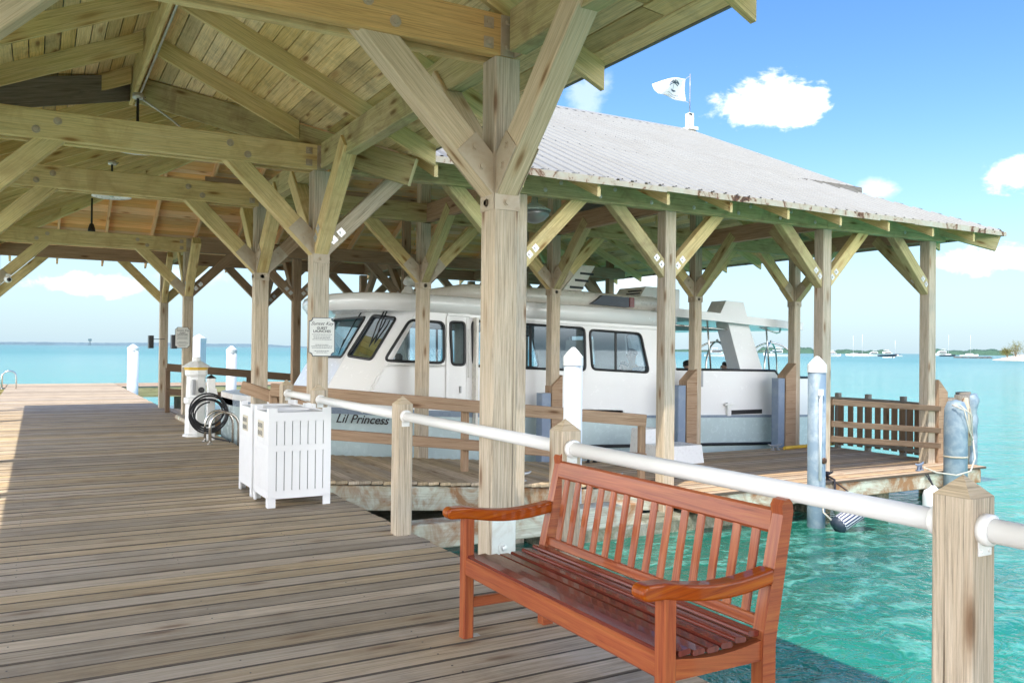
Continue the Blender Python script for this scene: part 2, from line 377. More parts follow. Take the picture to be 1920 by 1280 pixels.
def mk_water():
    t = NT('sea_water'); p = t.pos()
    d = t.add('ShaderNodeVectorMath', operation='LENGTH'); t.l.new(p, d.inputs[0]); dist = d.outputs['Value']
    ld = t.math('LOGARITHM', t.math('ADD', dist, 1.0), 10.0)
    base = t.ramp(t.rng(ld, .6, 3.4), [(.05, (.015, .25, .17)), (.22, (.028, .33, .235)), (.40, (.03, .31, .235)), (.62, (.02, .21, .155)), (.82, (.018, .155, .115)), (1., (.025, .145, .11))])
    big = t.noise(t.mapping(p, (.5, 1, 1), (3, 5, 0)), .045, 4, .6, .5)
    base = t.mix(t.rng(big, .38, .62, 0, .55), base, t.mix(1., base, (.45, .86, .84, 1), 'MULTIPLY'))
    # dark reflection of the dock put into the water colour near the pilings
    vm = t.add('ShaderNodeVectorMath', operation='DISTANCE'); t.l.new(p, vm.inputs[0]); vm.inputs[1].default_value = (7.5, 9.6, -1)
    dock_refl = t.rng(t.math('ADD', vm.outputs['Value'], t.math('MULTIPLY', t.noise(p, .9, 4, .6), 4.)), 5.0, 9.3, .82, 0)
    base = t.mix(dock_refl, base, (.004, .075, .052, 1))
    # unseen pale patch added beside and behind the pier to bounce light upward
    sx = t.add('ShaderNodeSeparateXYZ'); t.l.new(p, sx.inputs[0])
    bounce_patch = t.math('MULTIPLY', t.rng(t.math('ADD', sx.outputs[0], t.math('MULTIPLY', t.noise(p, .12, 4, .6), 6.)), -3.5, 1.2, 1, 0), t.rng(sx.outputs[1], 20, 34, 1, 0))
    bounce_patch = t.math('MAXIMUM', bounce_patch, t.math('MULTIPLY', t.rng(sx.outputs[1], -6, -1, 1, 0), t.rng(sx.outputs[0], 4, 9, 1, 0)))
    base = t.mix(bounce_patch, base, (.58, .60, .50, 1))
    w1 = t.noise(t.mapping(p, (1, 1.5, 1), rot=(0, 0, .5)), 1.7, 4, .6, 1.0)
    w2 = t.noise(t.mapping(p, (1.2, 1, 1), rot=(0, 0, -.3)), 6.5, 3, .6, .8)
    w3 = t.noise(t.mapping(p, (.5, 1, 1), rot=(0, 0, .2)), .35, 3, .55, .5)
    crest = t.rng(t.math('ADD', t.math('MULTIPLY', w1, .6), t.math('MULTIPLY', w2, .4)), .50, .64)
    fade = t.rng(dist, 5, 120, .85, .35)
    base = t.mix(t.math('MULTIPLY', crest, fade), base, t.mix(.55, base, (.22, .60, .50, 1)))  # paler crest streaks: sky reflection mixed into the base colour
    h = t.math('ADD', t.math('ADD', t.math('MULTIPLY', w1, .55), t.math('MULTIPLY', w2, .16)), t.math('MULTIPLY', w3, 1.5))
    t.bump(h, .55, .22)
    return t.set(base, t.rng(dist, 10, 300, .06, .22), 0, .24)
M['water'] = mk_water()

# ------------------------------------------------------------------ camera
H = 1.55; F = 1580.; TH = rad(29.4); PH = math.atan(15/F); RO = rad(.6)
f = V((math.sin(TH)*math.cos(PH), math.cos(TH)*math.cos(PH), math.sin(PH)))
r0 = V((math.cos(TH), -math.sin(TH), 0)); u0 = r0.cross(f)
rx = r0*math.cos(RO)+u0*math.sin(RO); uy = u0*math.cos(RO)-r0*math.sin(RO)
cd = bpy.data.cameras.new('camera'); cam = bpy.data.objects.new('camera', cd); COL.objects.link(cam)
cd.lens = F/1920*36; cd.sensor_width = 36; cd.clip_end = 20000; cd.clip_start = .05
cam.matrix_world = Matrix(((rx.x, uy.x, -f.x, 0), (rx.y, uy.y, -f.y, 0), (rx.z, uy.z, -f.z, H), (0, 0, 0, 1)))
sc.camera = cam

# ------------------------------------------------------------------ light and sky
sd = V((1.56, 1.0, -3.73)).normalized()
sl = bpy.data.lights.new('sun', 'SUN'); sl.energy = 2.0; sl.angle = rad(.53); sl.color = (1, .94, .84)
so = bpy.data.objects.new('sun', sl); COL.objects.link(so); so.rotation_euler = sd.to_track_quat('-Z', 'Y').to_euler(); so.location = (-5, -5, 15)
w = bpy.data.worlds.new('World'); sc.world = w; w.use_nodes = True
wn = w.node_tree.nodes; wl = w.node_tree.links
bg = wn['Background']
SKYV, BACK_FILL = .66, 17.0
sky = wn.new('ShaderNodeTexSky'); sky.sky_type = 'NISHITA'; sky.sun_disc = False
sky.sun_elevation = math.asin(-sd.z); sky.sun_rotation = math.atan2(-sd.x, -sd.y)
sky.air_density = 1.0; sky.dust_density = .5; sky.ozone_density = 1.6; sky.altitude = 0
bg.inputs['Strength'].default_value = .15
tc = wn.new('ShaderNodeTexCoord').outputs['Generated']
def wmath(op, a, b=0., c=None):
    n = wn.new('ShaderNodeMath'); n.operation = op
    for i, q in enumerate((a, b)):
        if isinstance(q, bpy.types.NodeSocket): wl.new(q, n.inputs[i])
        else: n.inputs[i].default_value = q
    return n.outputs[0]
def wdot(vec):
    n = wn.new('ShaderNodeVectorMath'); n.operation = 'DOT_PRODUCT'; wl.new(tc, n.inputs[0]); n.inputs[1].default_value = vec; return n.outputs['Value']
def wnoise(scale, detail, rough, dist, off=(0, 0, 0)):
    mp = wn.new('ShaderNodeMapping'); wl.new(tc, mp.inputs[0]); mp.inputs['Location'].default_value = off; mp.inputs['Scale'].default_value = (1, 1, 1.6)
    n = wn.new('ShaderNodeTexNoise'); wl.new(mp.outputs[0], n.inputs['Vector']); n.inputs['Scale'].default_value = scale
    n.inputs['Detail'].default_value = detail; n.inputs['Roughness'].default_value = rough; n.inputs['Distortion'].default_value = dist
    return n.outputs['Fac']
def wrange(v, a, b, c, d, smooth=True):
    n = wn.new('ShaderNodeMapRange'); n.interpolation_type = 'SMOOTHSTEP' if smooth else 'LINEAR'
    wl.new(v, n.inputs[0])
    for i, q in enumerate((a, b, c, d)): n.inputs[i+1].default_value = q
    return n.outputs[0]
n1 = wnoise(21, 9, .62, .3); n2 = wnoise(48, 5, .55, .2, (3, 1, 2))
edge = wmath('ADD', wmath('MULTIPLY', wmath('SUBTRACT', n1, .5), 3.0), wmath('MULTIPLY', wmath('SUBTRACT', n2, .5), 1.1))
# individual clouds: azimuth, elevation (degrees), half width, half height (tangents), density, softness
clouds = [(46.12, 15.94, 0.0412, 0.0237, 1.0, 0.8),
          (48.16, 15.6, 0.0234, 0.0168, 0.9, 0.6),
          (60.24, 10.39, 0.0243, 0.0138, 0.8, 0.8),
          (59.27, 5.54, 0.0431, 0.0119, 0.85, 0.9),
          (3.23, 3.61, 0.0414, 0.0098, 0.8, 0.9),
          (8.6, 4.4, 0.0296, 0.0094, 0.3, 1.4),
          (34.3, 16.77, 0.0206, 0.0257, 0.28, 1.2),
          (37.64, 4.85, 0.0328, 0.0168, 0.5, 1.3),
          (52.78, 10.23, 0.0159, 0.0099, 0.45, 1.2),
          (19.89, 14.13, 0.1405, 0.0592, 0.3, 1.5)]
total = None
for cx, cy, hw, hh, den, soft in clouds:
    d = V((math.sin(rad(cx))*math.cos(rad(cy)), math.cos(rad(cx))*math.cos(rad(cy)), math.sin(rad(cy))))
    e = d.cross(V((0, 0, 1))).normalized(); g = e.cross(d).normalized()
    dz = wmath('MAXIMUM', wdot(d), .02)
    a = wmath('DIVIDE', wdot(e), dz); b = wmath('DIVIDE', wdot(g), dz)
    q = wmath('SQRT', wmath('ADD', wmath('POWER', wmath('MULTIPLY', a, 1/hw), 2.), wmath('POWER', wmath('MULTIPLY', b, 1/hh), 2.)))
    q = wmath('ADD', q, wmath('MULTIPLY', edge, .95))
    q = wmath('ADD', q, wmath('MULTIPLY', wmath('LESS_THAN', wdot(d), .3), 50.))
    m_ = wrange(q, 1.25-soft*.75, 1.25+soft*.18, den, 0)
    total = m_ if total is None else wmath('MAXIMUM', total, m_)
sep = wn.new('ShaderNodeSeparateXYZ'); wl.new(tc, sep.inputs[0])
def wmix(fac, a, b):
    n = wn.new('ShaderNodeMix'); n.data_type = 'RGBA'
    for i, q in ((0, fac), (6, a), (7, b)):
        if isinstance(q, bpy.types.NodeSocket): wl.new(q, n.inputs[i])
        else: n.inputs[i].default_value = q
    return n.outputs[2]
hs = wn.new('ShaderNodeHueSaturation'); wl.new(sky.outputs[0], hs.inputs['Color']); hs.inputs['Saturation'].default_value = 1.3; hs.inputs['Value'].default_value = SKYV
hs.inputs['Hue'].default_value = .508
col = wmix(wrange(sep.outputs[2], -.02, .25, .88, 0.), hs.outputs[0], (1.27, 1.80, 2.22, 1))     # milky air low over the sea
# bright clouds added in the unseen sky on the sun side, filling the shade
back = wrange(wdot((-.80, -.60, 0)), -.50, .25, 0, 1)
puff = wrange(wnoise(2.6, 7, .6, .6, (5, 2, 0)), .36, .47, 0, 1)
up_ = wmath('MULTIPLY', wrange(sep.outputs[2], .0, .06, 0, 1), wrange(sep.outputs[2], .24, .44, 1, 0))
col = wmix(wmath('MULTIPLY', wmath('MULTIPLY', back, puff), up_), col, (BACK_FILL, BACK_FILL*.985, BACK_FILL*.96, 1))
col = wmix(total, col, (4.4, 4.4, 4.4, 1))
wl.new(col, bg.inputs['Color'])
sc.view_settings.view_transform = 'Standard'; sc.view_settings.look = 'None'; sc.view_settings.exposure = 1.5; sc.view_settings.gamma = 1
sc.cycles.max_bounces = 10; sc.cycles.diffuse_bounces = 5; sc.cycles.transparent_max_bounces = 12
sc.cycles.use_denoising = True

# ------------------------------------------------------------------ water
mb = MB()
S = 9000
mb.face_ids = None
mb.v += [V((-S, -S, -1)), V((S, -S, -1)), V((S, S, -1)), V((-S, S, -1))]; mb.face([0, 1, 2, 3], [(0, 0), (1, 0), (1, 1), (0, 1)])
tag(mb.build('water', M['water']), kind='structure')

# ------------------------------------------------------------------ pier deck
DX0, DX1 = -.95, 2.77
def gapped(mb, axis, a0, a1, lo, hi, z, wd=.185, gap=.012, th=.038, jit=.012, zf=None):
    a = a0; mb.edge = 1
    while a < a1-.02:
        b = min(a+wd, a1)
        j0, j1 = R.uniform(-jit, jit), R.uniform(-jit, jit); dz = R.uniform(-.0025, .0025)
        c = (a+b)/2
        if axis == 'x':   # boards run along x
            mb.beam((lo+j0, c, z-th/2+dz), (hi+j1, c, z-th/2+dz), b-a-gap, th, ch=.006)
        else:
            z0 = zf(c) if zf else z
            mb.beam((c, lo+j0, z0-th/2+dz), (c, hi+j1, z0-th/2+dz), b-a-gap, th, ch=.006)
        a = b
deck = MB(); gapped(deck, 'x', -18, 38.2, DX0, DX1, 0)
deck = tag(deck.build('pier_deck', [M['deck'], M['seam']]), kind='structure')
mb = MB(); y_ = .0
while y_ < 15:
    for x in (DX0+.06, -.1, .9, 1.8, DX1-.06):
        for dy in (.045, .135):
            mb.lathe([(.0055, 0), (.005, .0012), (0, .0012)], (x+R.uniform(-.012, .012), y_+dy+R.uniform(-.008, .008), -.0005), 6)
    y_ += .185
mb.build('deck_screws', M['darkmetal'], deck)['kind'] = 'stuff'
mb = MB()
for x in (DX0+.05, .9, DX1-.055):
    mb.box(x-.04, x+.04, -17.9, 38.1, -.33, -.045)
for y in [1.4+4.1*k for k in range(-4, 9)]:
    mb.box(DX0+.1, DX1-.1, y-.08, y+.08, -.62, -.335)
mb.build('joist', M['grey_end'], deck)
mb = MB()
for y in [1.4+4.1*k for k in range(-4, 9)]:
    for x in (DX0+.25, DX1-.35): mb.tube([(x, y, -3), (x, y, -.62)], .15, 12)
mb.build('pile', M['grey_end'], deck)
# cross pier at the far end
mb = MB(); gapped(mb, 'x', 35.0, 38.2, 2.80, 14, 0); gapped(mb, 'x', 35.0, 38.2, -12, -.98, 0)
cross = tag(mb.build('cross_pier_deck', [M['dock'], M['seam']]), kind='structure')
mb = MB()
for x0, x1 in ((2.82, 14), (-12, -1.0)): mb.box(x0, x1, 35.02, 35.10, -.42, -.045)
mb.build('fascia', M['algae'], cross)
mb = MB()
for x in (5, 9, 13, -4, -8): mb.tube([(x, 36.4, -3), (x, 36.4, -.1)], .15, 12)
mb.build('pile', M['grey_end'], cross)
# horizontal tie timber between pier and ramp, low over the water
mb = MB(); mb.box(2.80, 5.7, 7.25, 7.5, -.33, -.09, ch=.012)
tag(mb.build('low_cross_beam', M['paintwood']), 'pale low timber beam over the water beside the big front post', 'beam')

# ------------------------------------------------------------------ ramp and docks
def rz(x): return 0.0 if x < 2.8 else max(-.44, -.44*(x-2.8)/5.3)
def make_ramp(y0, y1, name, sgn):
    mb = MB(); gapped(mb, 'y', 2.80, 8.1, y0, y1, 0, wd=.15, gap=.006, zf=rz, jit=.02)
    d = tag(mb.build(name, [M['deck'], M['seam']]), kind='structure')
    mb = MB()
    for y in (y0+.06, (y0+y1)/2, y1-.06): mb.beam((2.82, y, -.21), (8.1, y, -.65), .07, .30, ch=.01)
    mb.build('fascia', M['paintwood'], d)
    return d
ramp = make_ramp(9.72, 12.6, 'ramp', 1)
ramp2 = make_ramp(19.55, 22.6, 'far_ramp', 1)
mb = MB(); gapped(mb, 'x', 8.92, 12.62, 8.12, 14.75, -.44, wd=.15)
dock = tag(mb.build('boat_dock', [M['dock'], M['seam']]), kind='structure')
mb = MB()
mb.box(8.2, 14.6, 8.94, 9.01, -.72, -.485, ch=.012); mb.box(8.2, 14.6, 12.48, 12.56, -.72, -.485); mb.box(14.6, 14.68, 9.0, 12.5, -.72, -.485); mb.box(8.13, 8.2, 8.94, 12.5, -.72, -.485)
mb.build('fascia', M['paintwood'], dock)
mb = MB()
for y in (9.8, 11.0, 12.0): mb.box(8.25, 14.55, y-.05, y+.05, -.74, -.49)
mb.build('joist', M['grey_end'], dock)
mb = MB(); mb.box(5.7, 10.15, 9.25, 9.75, -1.6, -.80, ch=.04); mb.box(3.1, 5.6, 10.2, 12.3, -1.9, -.72, ch=.04)  # second block is added under the ramp to keep that space dark
for x in (10.9, 12.6, 14.2): mb.box(x-.15, x+.15, 9.4, 9.7, -2, -.72, ch=.03)
mb.build('concrete_footing_and_blocker', M['concrete'], dock)
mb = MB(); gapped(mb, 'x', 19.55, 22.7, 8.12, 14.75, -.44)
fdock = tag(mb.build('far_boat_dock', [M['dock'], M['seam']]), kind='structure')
mb = MB(); mb.box(8.2, 14.6, 19.57, 19.64, -.72, -.485); mb.build('fascia', M['paintwood'], fdock)

# ------------------------------------------------------------------ timber shelters
ML = .453; EV = 3.73; EX0, EX1, EY0, EY1 = -1.77, 15.15, 8.90, 23.60
PX = 1.0; YR = (EY0+EY1)/2; PR = 3.77; VY = EY0+(PR-PX)     # pier ridge x, hall ridge y, pier right eave, valley top
GX, GY = 14.3, 11.30                                         # gable end x, lower edge y of the upper roof
zN = lambda x, y: EV+ML*(y-EY0)
zF = lambda x, y: EV+ML*(EY1-y)
zL = lambda x, y: EV+ML*(x-EX0)
zP = lambda x, y: EV+ML*(PR-x)
zR = lambda x, y: EV+ML*(EX1-x)
def bands(mb, axis, a0, a1, lo, hi, zf, wd=.142, gap=.010, th=.028, dz=0):
    """boards of a roof plane; axis 'x' = boards run along x, bands advance in y"""
    n = max(1, round(abs(a1-a0)/wd)); st = (a1-a0)/n
    for i in range(n):
        a, b = a0+i*st, a0+(i+1)*st-gap*(1 if st > 0 else -1)
        la, ha, lb, hb = lo(a), hi(a), lo(b), hi(b)
        if ha-la < .02 and hb-lb < .02: continue
        segs = [(0, 1)]
        L = max(ha-la, hb-lb)
        if L > 5: k = R.uniform(.3, .7); segs = [(0, k-.0006), (k+.0006, 1)]
        for s0, s1 in segs:
            A0, A1 = la+(ha-la)*s0, la+(ha-la)*s1; B0, B1 = lb+(hb-lb)*s0, lb+(hb-lb)*s1
            if axis == 'x': pts = [(A0, a), (A1, a), (B1, b), (B0, b)]
            else: pts = [(a, A0), (a, A1), (b, B1), (b, B0)]
            z_ = R.uniform(0, .004)+dz
            P = [V((x, y, zf(x, y)+z_)) for x, y in pts]
            if (P[1]-P[0]).cross(P[2]-P[0]).z < 0: P = [P[1], P[0], P[3], P[2]]
            mb.prism(P, (0, 0, th))
shelter = thing('pier_shelter', 'long open gabled timber shelter roofing the plank walkway', 'shelter', (1.0, 5.3, 0))
hall = thing('boat_shelter', 'open timber boat shelter with ribbed white metal roof over the docked launch', 'boat shelter', (8.5, 16.2, -.4))

mb = MB()
bands(mb, 'y', EX0, PX, lambda x: -1.6, lambda x: (EY1-(x-EX0)), zL)
bands(mb, 'y', PR, PX, lambda x: -1.6, lambda x: VY-(x-PX), zP)
mb.build('roof_boards', M['ceil'], shelter)
mb = MB()
bands(mb, 'y', PX+.001, EX0+(EY1-EY0)/2, lambda x: VY+(x-PX), lambda x: EY1-(x-EX0), zL)
bands(mb, 'x', EY0, GY, lambda y: PX+abs(VY-y), lambda y: EX1-(y-EY0), zN)
bands(mb, 'x', GY, YR, lambda y: PX+abs(VY-y), lambda y: GX-.05, zN)
bands(mb, 'y', EX1, EX1-(GY-EY0), lambda x: EY0+(EX1-x), lambda x: EY1-(EX1-x), zR)
mb.build('roof_boards', M['ceil'], hall)
mb = MB()
bands(mb, 'x', EY1, EY1-(GY-EY0), lambda y: EX0+(EY1-y), lambda y: EX1-(EY1-y), zF)
bands(mb, 'x', EY1-(GY-EY0), YR, lambda y: EX0+(EY1-y), lambda y: GX-.05, zF)
mb.build('far_roof_boards', M['orange'], hall)

# metal sheets
def sheet(mb, a0, a1, axis, lo, hi, zf, off=.036, pitch=.23, ribw=.055, ribh=.036):
    n = round(abs(a1-a0)/pitch); st = (a1-a0)/n
    pt = (lambda a, t, h: V((a, t, zf(a, t)+off+h))) if axis == 'y' else (lambda a, t, h: V((t, a, zf(t, a)+off+h)))
    for i in range(n):
        a = a0+i*st; rw = ribw*(1 if st > 0 else -1)
        xs = [(a, 0), (a+rw*.35, ribh), (a+rw*1.0, ribh), (a+rw*1.35, 0), (a+st*.55, .0), (a+st*.6, .006), (a+st*.65, 0), (a+st, 0)]
        for (p, h0), (q, h1) in zip(xs, xs[1:]):
            A = [pt(p, lo(p), h0), pt(q, lo(q), h1), pt(q, hi(q), h1), pt(p, hi(p), h0)]
            if (A[1]-A[0]).cross(A[2]-A[0]).z < 0: A = A[::-1]
            mb.cur = 0 if h0 > .01 or h1 > .01 else 1
            mb.quad(*A)
    mb.cur = 0
mb = MB()
bx = EX1-(GY-EY0)
sheet(mb, PX+.02, PR, 'y', lambda x: VY-(x-PX), lambda x: min(YR, VY+(x-PX)), zN)
sheet(mb, PR, EX0+(EY1-EY0)/2, 'y', lambda x: EY0-.05, lambda x: VY+(x-PX), zN)
sheet(mb, EX0+(EY1-EY0)/2, bx, 'y', lambda x: EY0-.05, lambda x: YR, zN)
sheet(mb, bx, EX1+.04, 'y', lambda x: EY0-.05, lambda x: max(EY0-.04, EY0+(EX1-x)), zN)
sheet(mb, bx, GX, 'y', lambda x: GY-.05, lambda x: YR, zN, off=.040)
sheet(mb, EY0, EY1, 'x', lambda y: EX1+.04, lambda y: max(bx, EX1-min(y-EY0, EY1-y)), zR)
sheet(mb, EX0, EX0+(EY1-EY0)/2, 'y', lambda x: EY1+.05, lambda x: max(YR, EY1-(x-EX0)), zF)
sheet(mb, EX0+(EY1-EY0)/2, GX, 'y', lambda x: EY1+.05 if x < bx else EY1-(GY-EY0), lambda x: YR, zF)
sheet(mb, bx, EX1, 'y', lambda x: EY1+.05, lambda x: EY1-(EX1-x), zF)
mb.build('metal_roof', [M['roof'], M['roofpan']], hall)
mb = MB()
sheet(mb, -1.6, EY1, 'x', lambda y: EX0-.05, lambda y: PX if y < VY else PX+(y-VY) if y < YR else EX0+(EY1-y), zL)
sheet(mb, -1.6, EY0, 'x', lambda y: PR+.05, lambda y: PX, zP)
sheet(mb, EY0, VY, 'x', lambda y: PX+(VY-y), lambda y: PX, zP)
mb.build('metal_roof', [M['roof'], M['roofpan']], shelter)
# screw heads in rows on the near slope
mb = MB()
y = EY0+.12
while y < YR:
    x = PX+abs(VY-y)+.1
    while x < (EX1-(y-EY0) if y < GY else GX)-.1:
        zz = zN(x, y)+.04; mb.box(x-.008, x+.008, y-.008, y+.008, zz, zz+.009, ch=.001)
        x += .23
    y += .78
mb.build('roof_screws', M['darkmetal'], hall)['kind'] = 'stuff'
# ridge cap, rusted drip edges, gable end wall
mb = MB()
zr = zN(0, YR)
for x0, x1 in ((EX0+(EY1-EY0)/2-.1, GX+.03),):
    mb.prism([(x0, YR-.20, zr-.03), (x0, YR, zr+.075), (x0, YR+.20, zr-.03), (x0, YR, zr+.055)], (x1-x0, 0, 0))
hb = (GX, EY1-(GY-EY0))
mb.build('ridge_cap', M['roof'], hall)
mb = MB()
for i in range(13):     # overlapping lengths along the near eave
    x0 = PR+.08+i*.875; x1 = min(x0+.88, EX1+.05)
    if x0 > EX1: break
    mb.beam((x0, EY0-.045, EV+.0+R.uniform(-.012, .004)), (x1, EY0-.045, EV+.0+R.uniform(-.012, .004)), .012, .085+R.uniform(-.02, .015), ch=.002)
mb.beam((EX1+.045, EY0, EV-.005), (EX1+.045, EY1, EV-.005), .012, .08, ch=.002)
mb.build('rusted_eave_trim', M['rustedge'], hall)
mb = MB()
mb.beam((GX-.02, GY, zN(0, GY)-.10), (GX-.02, YR, zr-.10), .03, .22, ch=.003); mb.beam((GX-.02, EY1-(GY-EY0), zN(0, GY)-.10), (GX-.02, YR, zr-.10), .03, .22, ch=.003)
mb.beam((bx-.2, GY-.06, zN(0, GY)+.0), (GX+.02, GY-.06, zN(0, GY)+.0), .012, .085, ch=.002); z0_ = zN(0, GY)+.02; mb.prism([(12.1, GY-.075, z0_), (GX+.02, GY-.075, z0_), (GX+.02, GY-.075, z0_-.27), (12.85, GY-.075, z0_-.10)][::-1], (0, .03, 0)); mb.prism([(GX-.01, GY-.07, z0_), (GX-.01, GY+.9, zN(0, GY+.9)), (GX-.01, GY+.9, zN(0, GY+.9)-.27), (GX-.01, GY-.07, z0_-.27)], (.03, 0, 0))
mb.build('gable_fascia', M['grey_end'], hall)
mb = MB()
zg = zN(0, GY)
mb.prism([(bx+.1, GY+.1, zg+.05), (bx+.1, EY1-(GY-EY0)-.1, zg+.05), (bx+.1, YR, zr-.06)], (.03, 0, 0))
mb.build('gable_wall', M['grey_end'], hall)
# dark drip edge of the pier roof
mb = MB()
mb.beam((PR+.035, -1.6, EV+.03), (PR+.035, EY0-.02, EV+.03), .03, .05, ch=.003); mb.beam((EX0-.035, -1.6, EV+.03), (EX0-.035, EY1, EV+.03), .03, .05, ch=.003)
mb.beam((EX0, EY1+.05, EV+.03), (EX1, EY1+.05, EV+.03), .03, .05, ch=.003)
mb.build('eave_trim', M['grey_end'], shelter)

# rafters
RD, RW = .195, .048
def rafter(p0, p1, zf, mat, parent, name='rafter', depth=RD, w_=RW, tail=0):
    a = V((p0[0], p0[1], zf(*p0)-depth/2-.004)); b = V((p1[0], p1[1], zf(*p1)-depth/2-.004))
    m_ = MB(); d = (b-a); up = V((0, 0, 1)); up = up-d.normalized()*d.normalized().dot(up)
    # plumb-cut ends: parallelogram in the vertical plane
    n_ = d.cross(V((0, 0, 1))).normalized()*(w_/2); h_ = depth/math.cos(math.atan(ML))/2
    P = [a-V((0, 0, h_))-n_, b-V((0, 0, h_))-n_, b+V((0, 0, h_))-n_, a+V((0, 0, h_))-n_]
    uo, vo = R.random()*50, R.random()*50; L = d.length
    base = len(m_.v); m_.v += P+[p+2*n_ for p in P]
    uv4 = [(uo, vo), (uo+L, vo), (uo+L, vo+depth), (uo, vo+depth)]
    m_.face([3, 2, 1, 0], uv4[::-1]); m_.face([4, 5, 6, 7], uv4)
    for i, j in ((0, 1), (1, 2), (2, 3), (3, 0)):
        lng = i in (0, 2); q = L if lng else depth
        if lng: m_.face([i, j, j+4, i+4], [(uo, vo), (uo+L, vo), (uo+L, vo+w_), (uo, vo+w_)])
        else: m_.face([i, j, j+4, i+4], [(uo, vo), (uo+.05, vo+q), (uo+.05, vo+q+w_), (uo, vo+w_)])
    return m_.build(name, mat, parent)
for k in range(-4, 4):
    y = 5.27+1.56*k
    rafter(((PR-.03) if y < EY0-.1 else PX+(VY-y)-.05, y), (PX+.04, y), zP, M['rafter'], shelter)
ys = [9.97-1.3*k for k in range(0, 9)]
for y in ys:
    rafter((EX0+.03, y), (PX-.04, y), zL, M['rafter'], shelter)
y = 11.27
rafter((EX0+.03, y), (PX-.04, y), zL, M['rafter'], shelter); 
y = 12.57
while y < 23.3:
    xe = PX+(y-VY) if y < YR else EX0+(EY1-y)
    rafter((EX0+.03, y), (xe-.06, y), zL, M['rafter'], hall); y += .8
x = 4.0+1.15
xs_near = [6.3+1.15*k for k in range(-2, 8)]
for x in xs_near:
    ye = min(YR, VY+(x-PX)) if x < bx else EY0+(EX1-x)
    rafter((x, EY0+.03), (x, ye-.03), zN, M['rafter'], hall)
x = -.6
while x < 15:
    ye = max(YR, EY1-(x-EX0)) if x < bx else max(EY1-(EX1-x), YR)
    if EY1-ye > .5: rafter((x, EY1-.03), (x, ye+.05), zF, M['orange'], hall)
    x += 1.0
y = EY0+1.2
while y < EY1-1:
    xe = max(bx+.1, EX1-min(y-EY0, EY1-y))
    rafter((EX1-.03, y), (xe, y), zR, M['rafter'], hall); y += 1.15
# ridge, hips and valleys
def slanted(p0, p1, w_, h_, mat, parent, name):
    m_ = MB(); m_.beam(p0, p1, w_, h_, ch=.006); return m_.build(name, mat, parent)
zpr = zP(PX, 0)
slanted((PX, -1.5, zpr-.19), (PX, VY+.1, zpr-.19), .05, .36, M['treated'], shelter, 'ridge_beam')
zz = lambda z: z-.17
slanted((PX, VY, zz(zpr)), (PR-.05, EY0+.05, zz(EV)), .08, .32, M['algae'], hall, 'valley_rafter')
slanted((PX, VY, zz(zpr)), (EX0+.1, VY-(PX-EX0)+.1, zz(EV)), .08, .32, M['grey_end'], hall, 'valley_rafter')
hx = EX0+(EY1-EY0)/2
slanted((PX, VY, zz(zpr)), (hx, YR, zz(zr)), .06, .28, M['rafter'], hall, 'hip_rafter')
slanted((hx, YR, zz(zr)), (EX0+.05, EY1-.05, zz(EV)), .06, .28, M['rafter'], hall, 'hip_rafter')
slanted((EX1-.05, EY0+.05, zz(EV)), (bx, GY, zz(zg)), .09, .30, M['algae'], hall, 'hip_rafter')
slanted((EX1-.05, EY1-.05, zz(EV)), (bx, EY1-(GY-EY0), zz(zg)), .07, .28, M['rafter'], hall, 'hip_rafter')
slanted((hx, YR, zr-.2), (GX-.05, YR, zr-.2), .05, .36, M['rafter'], hall, 'ridge_beam')

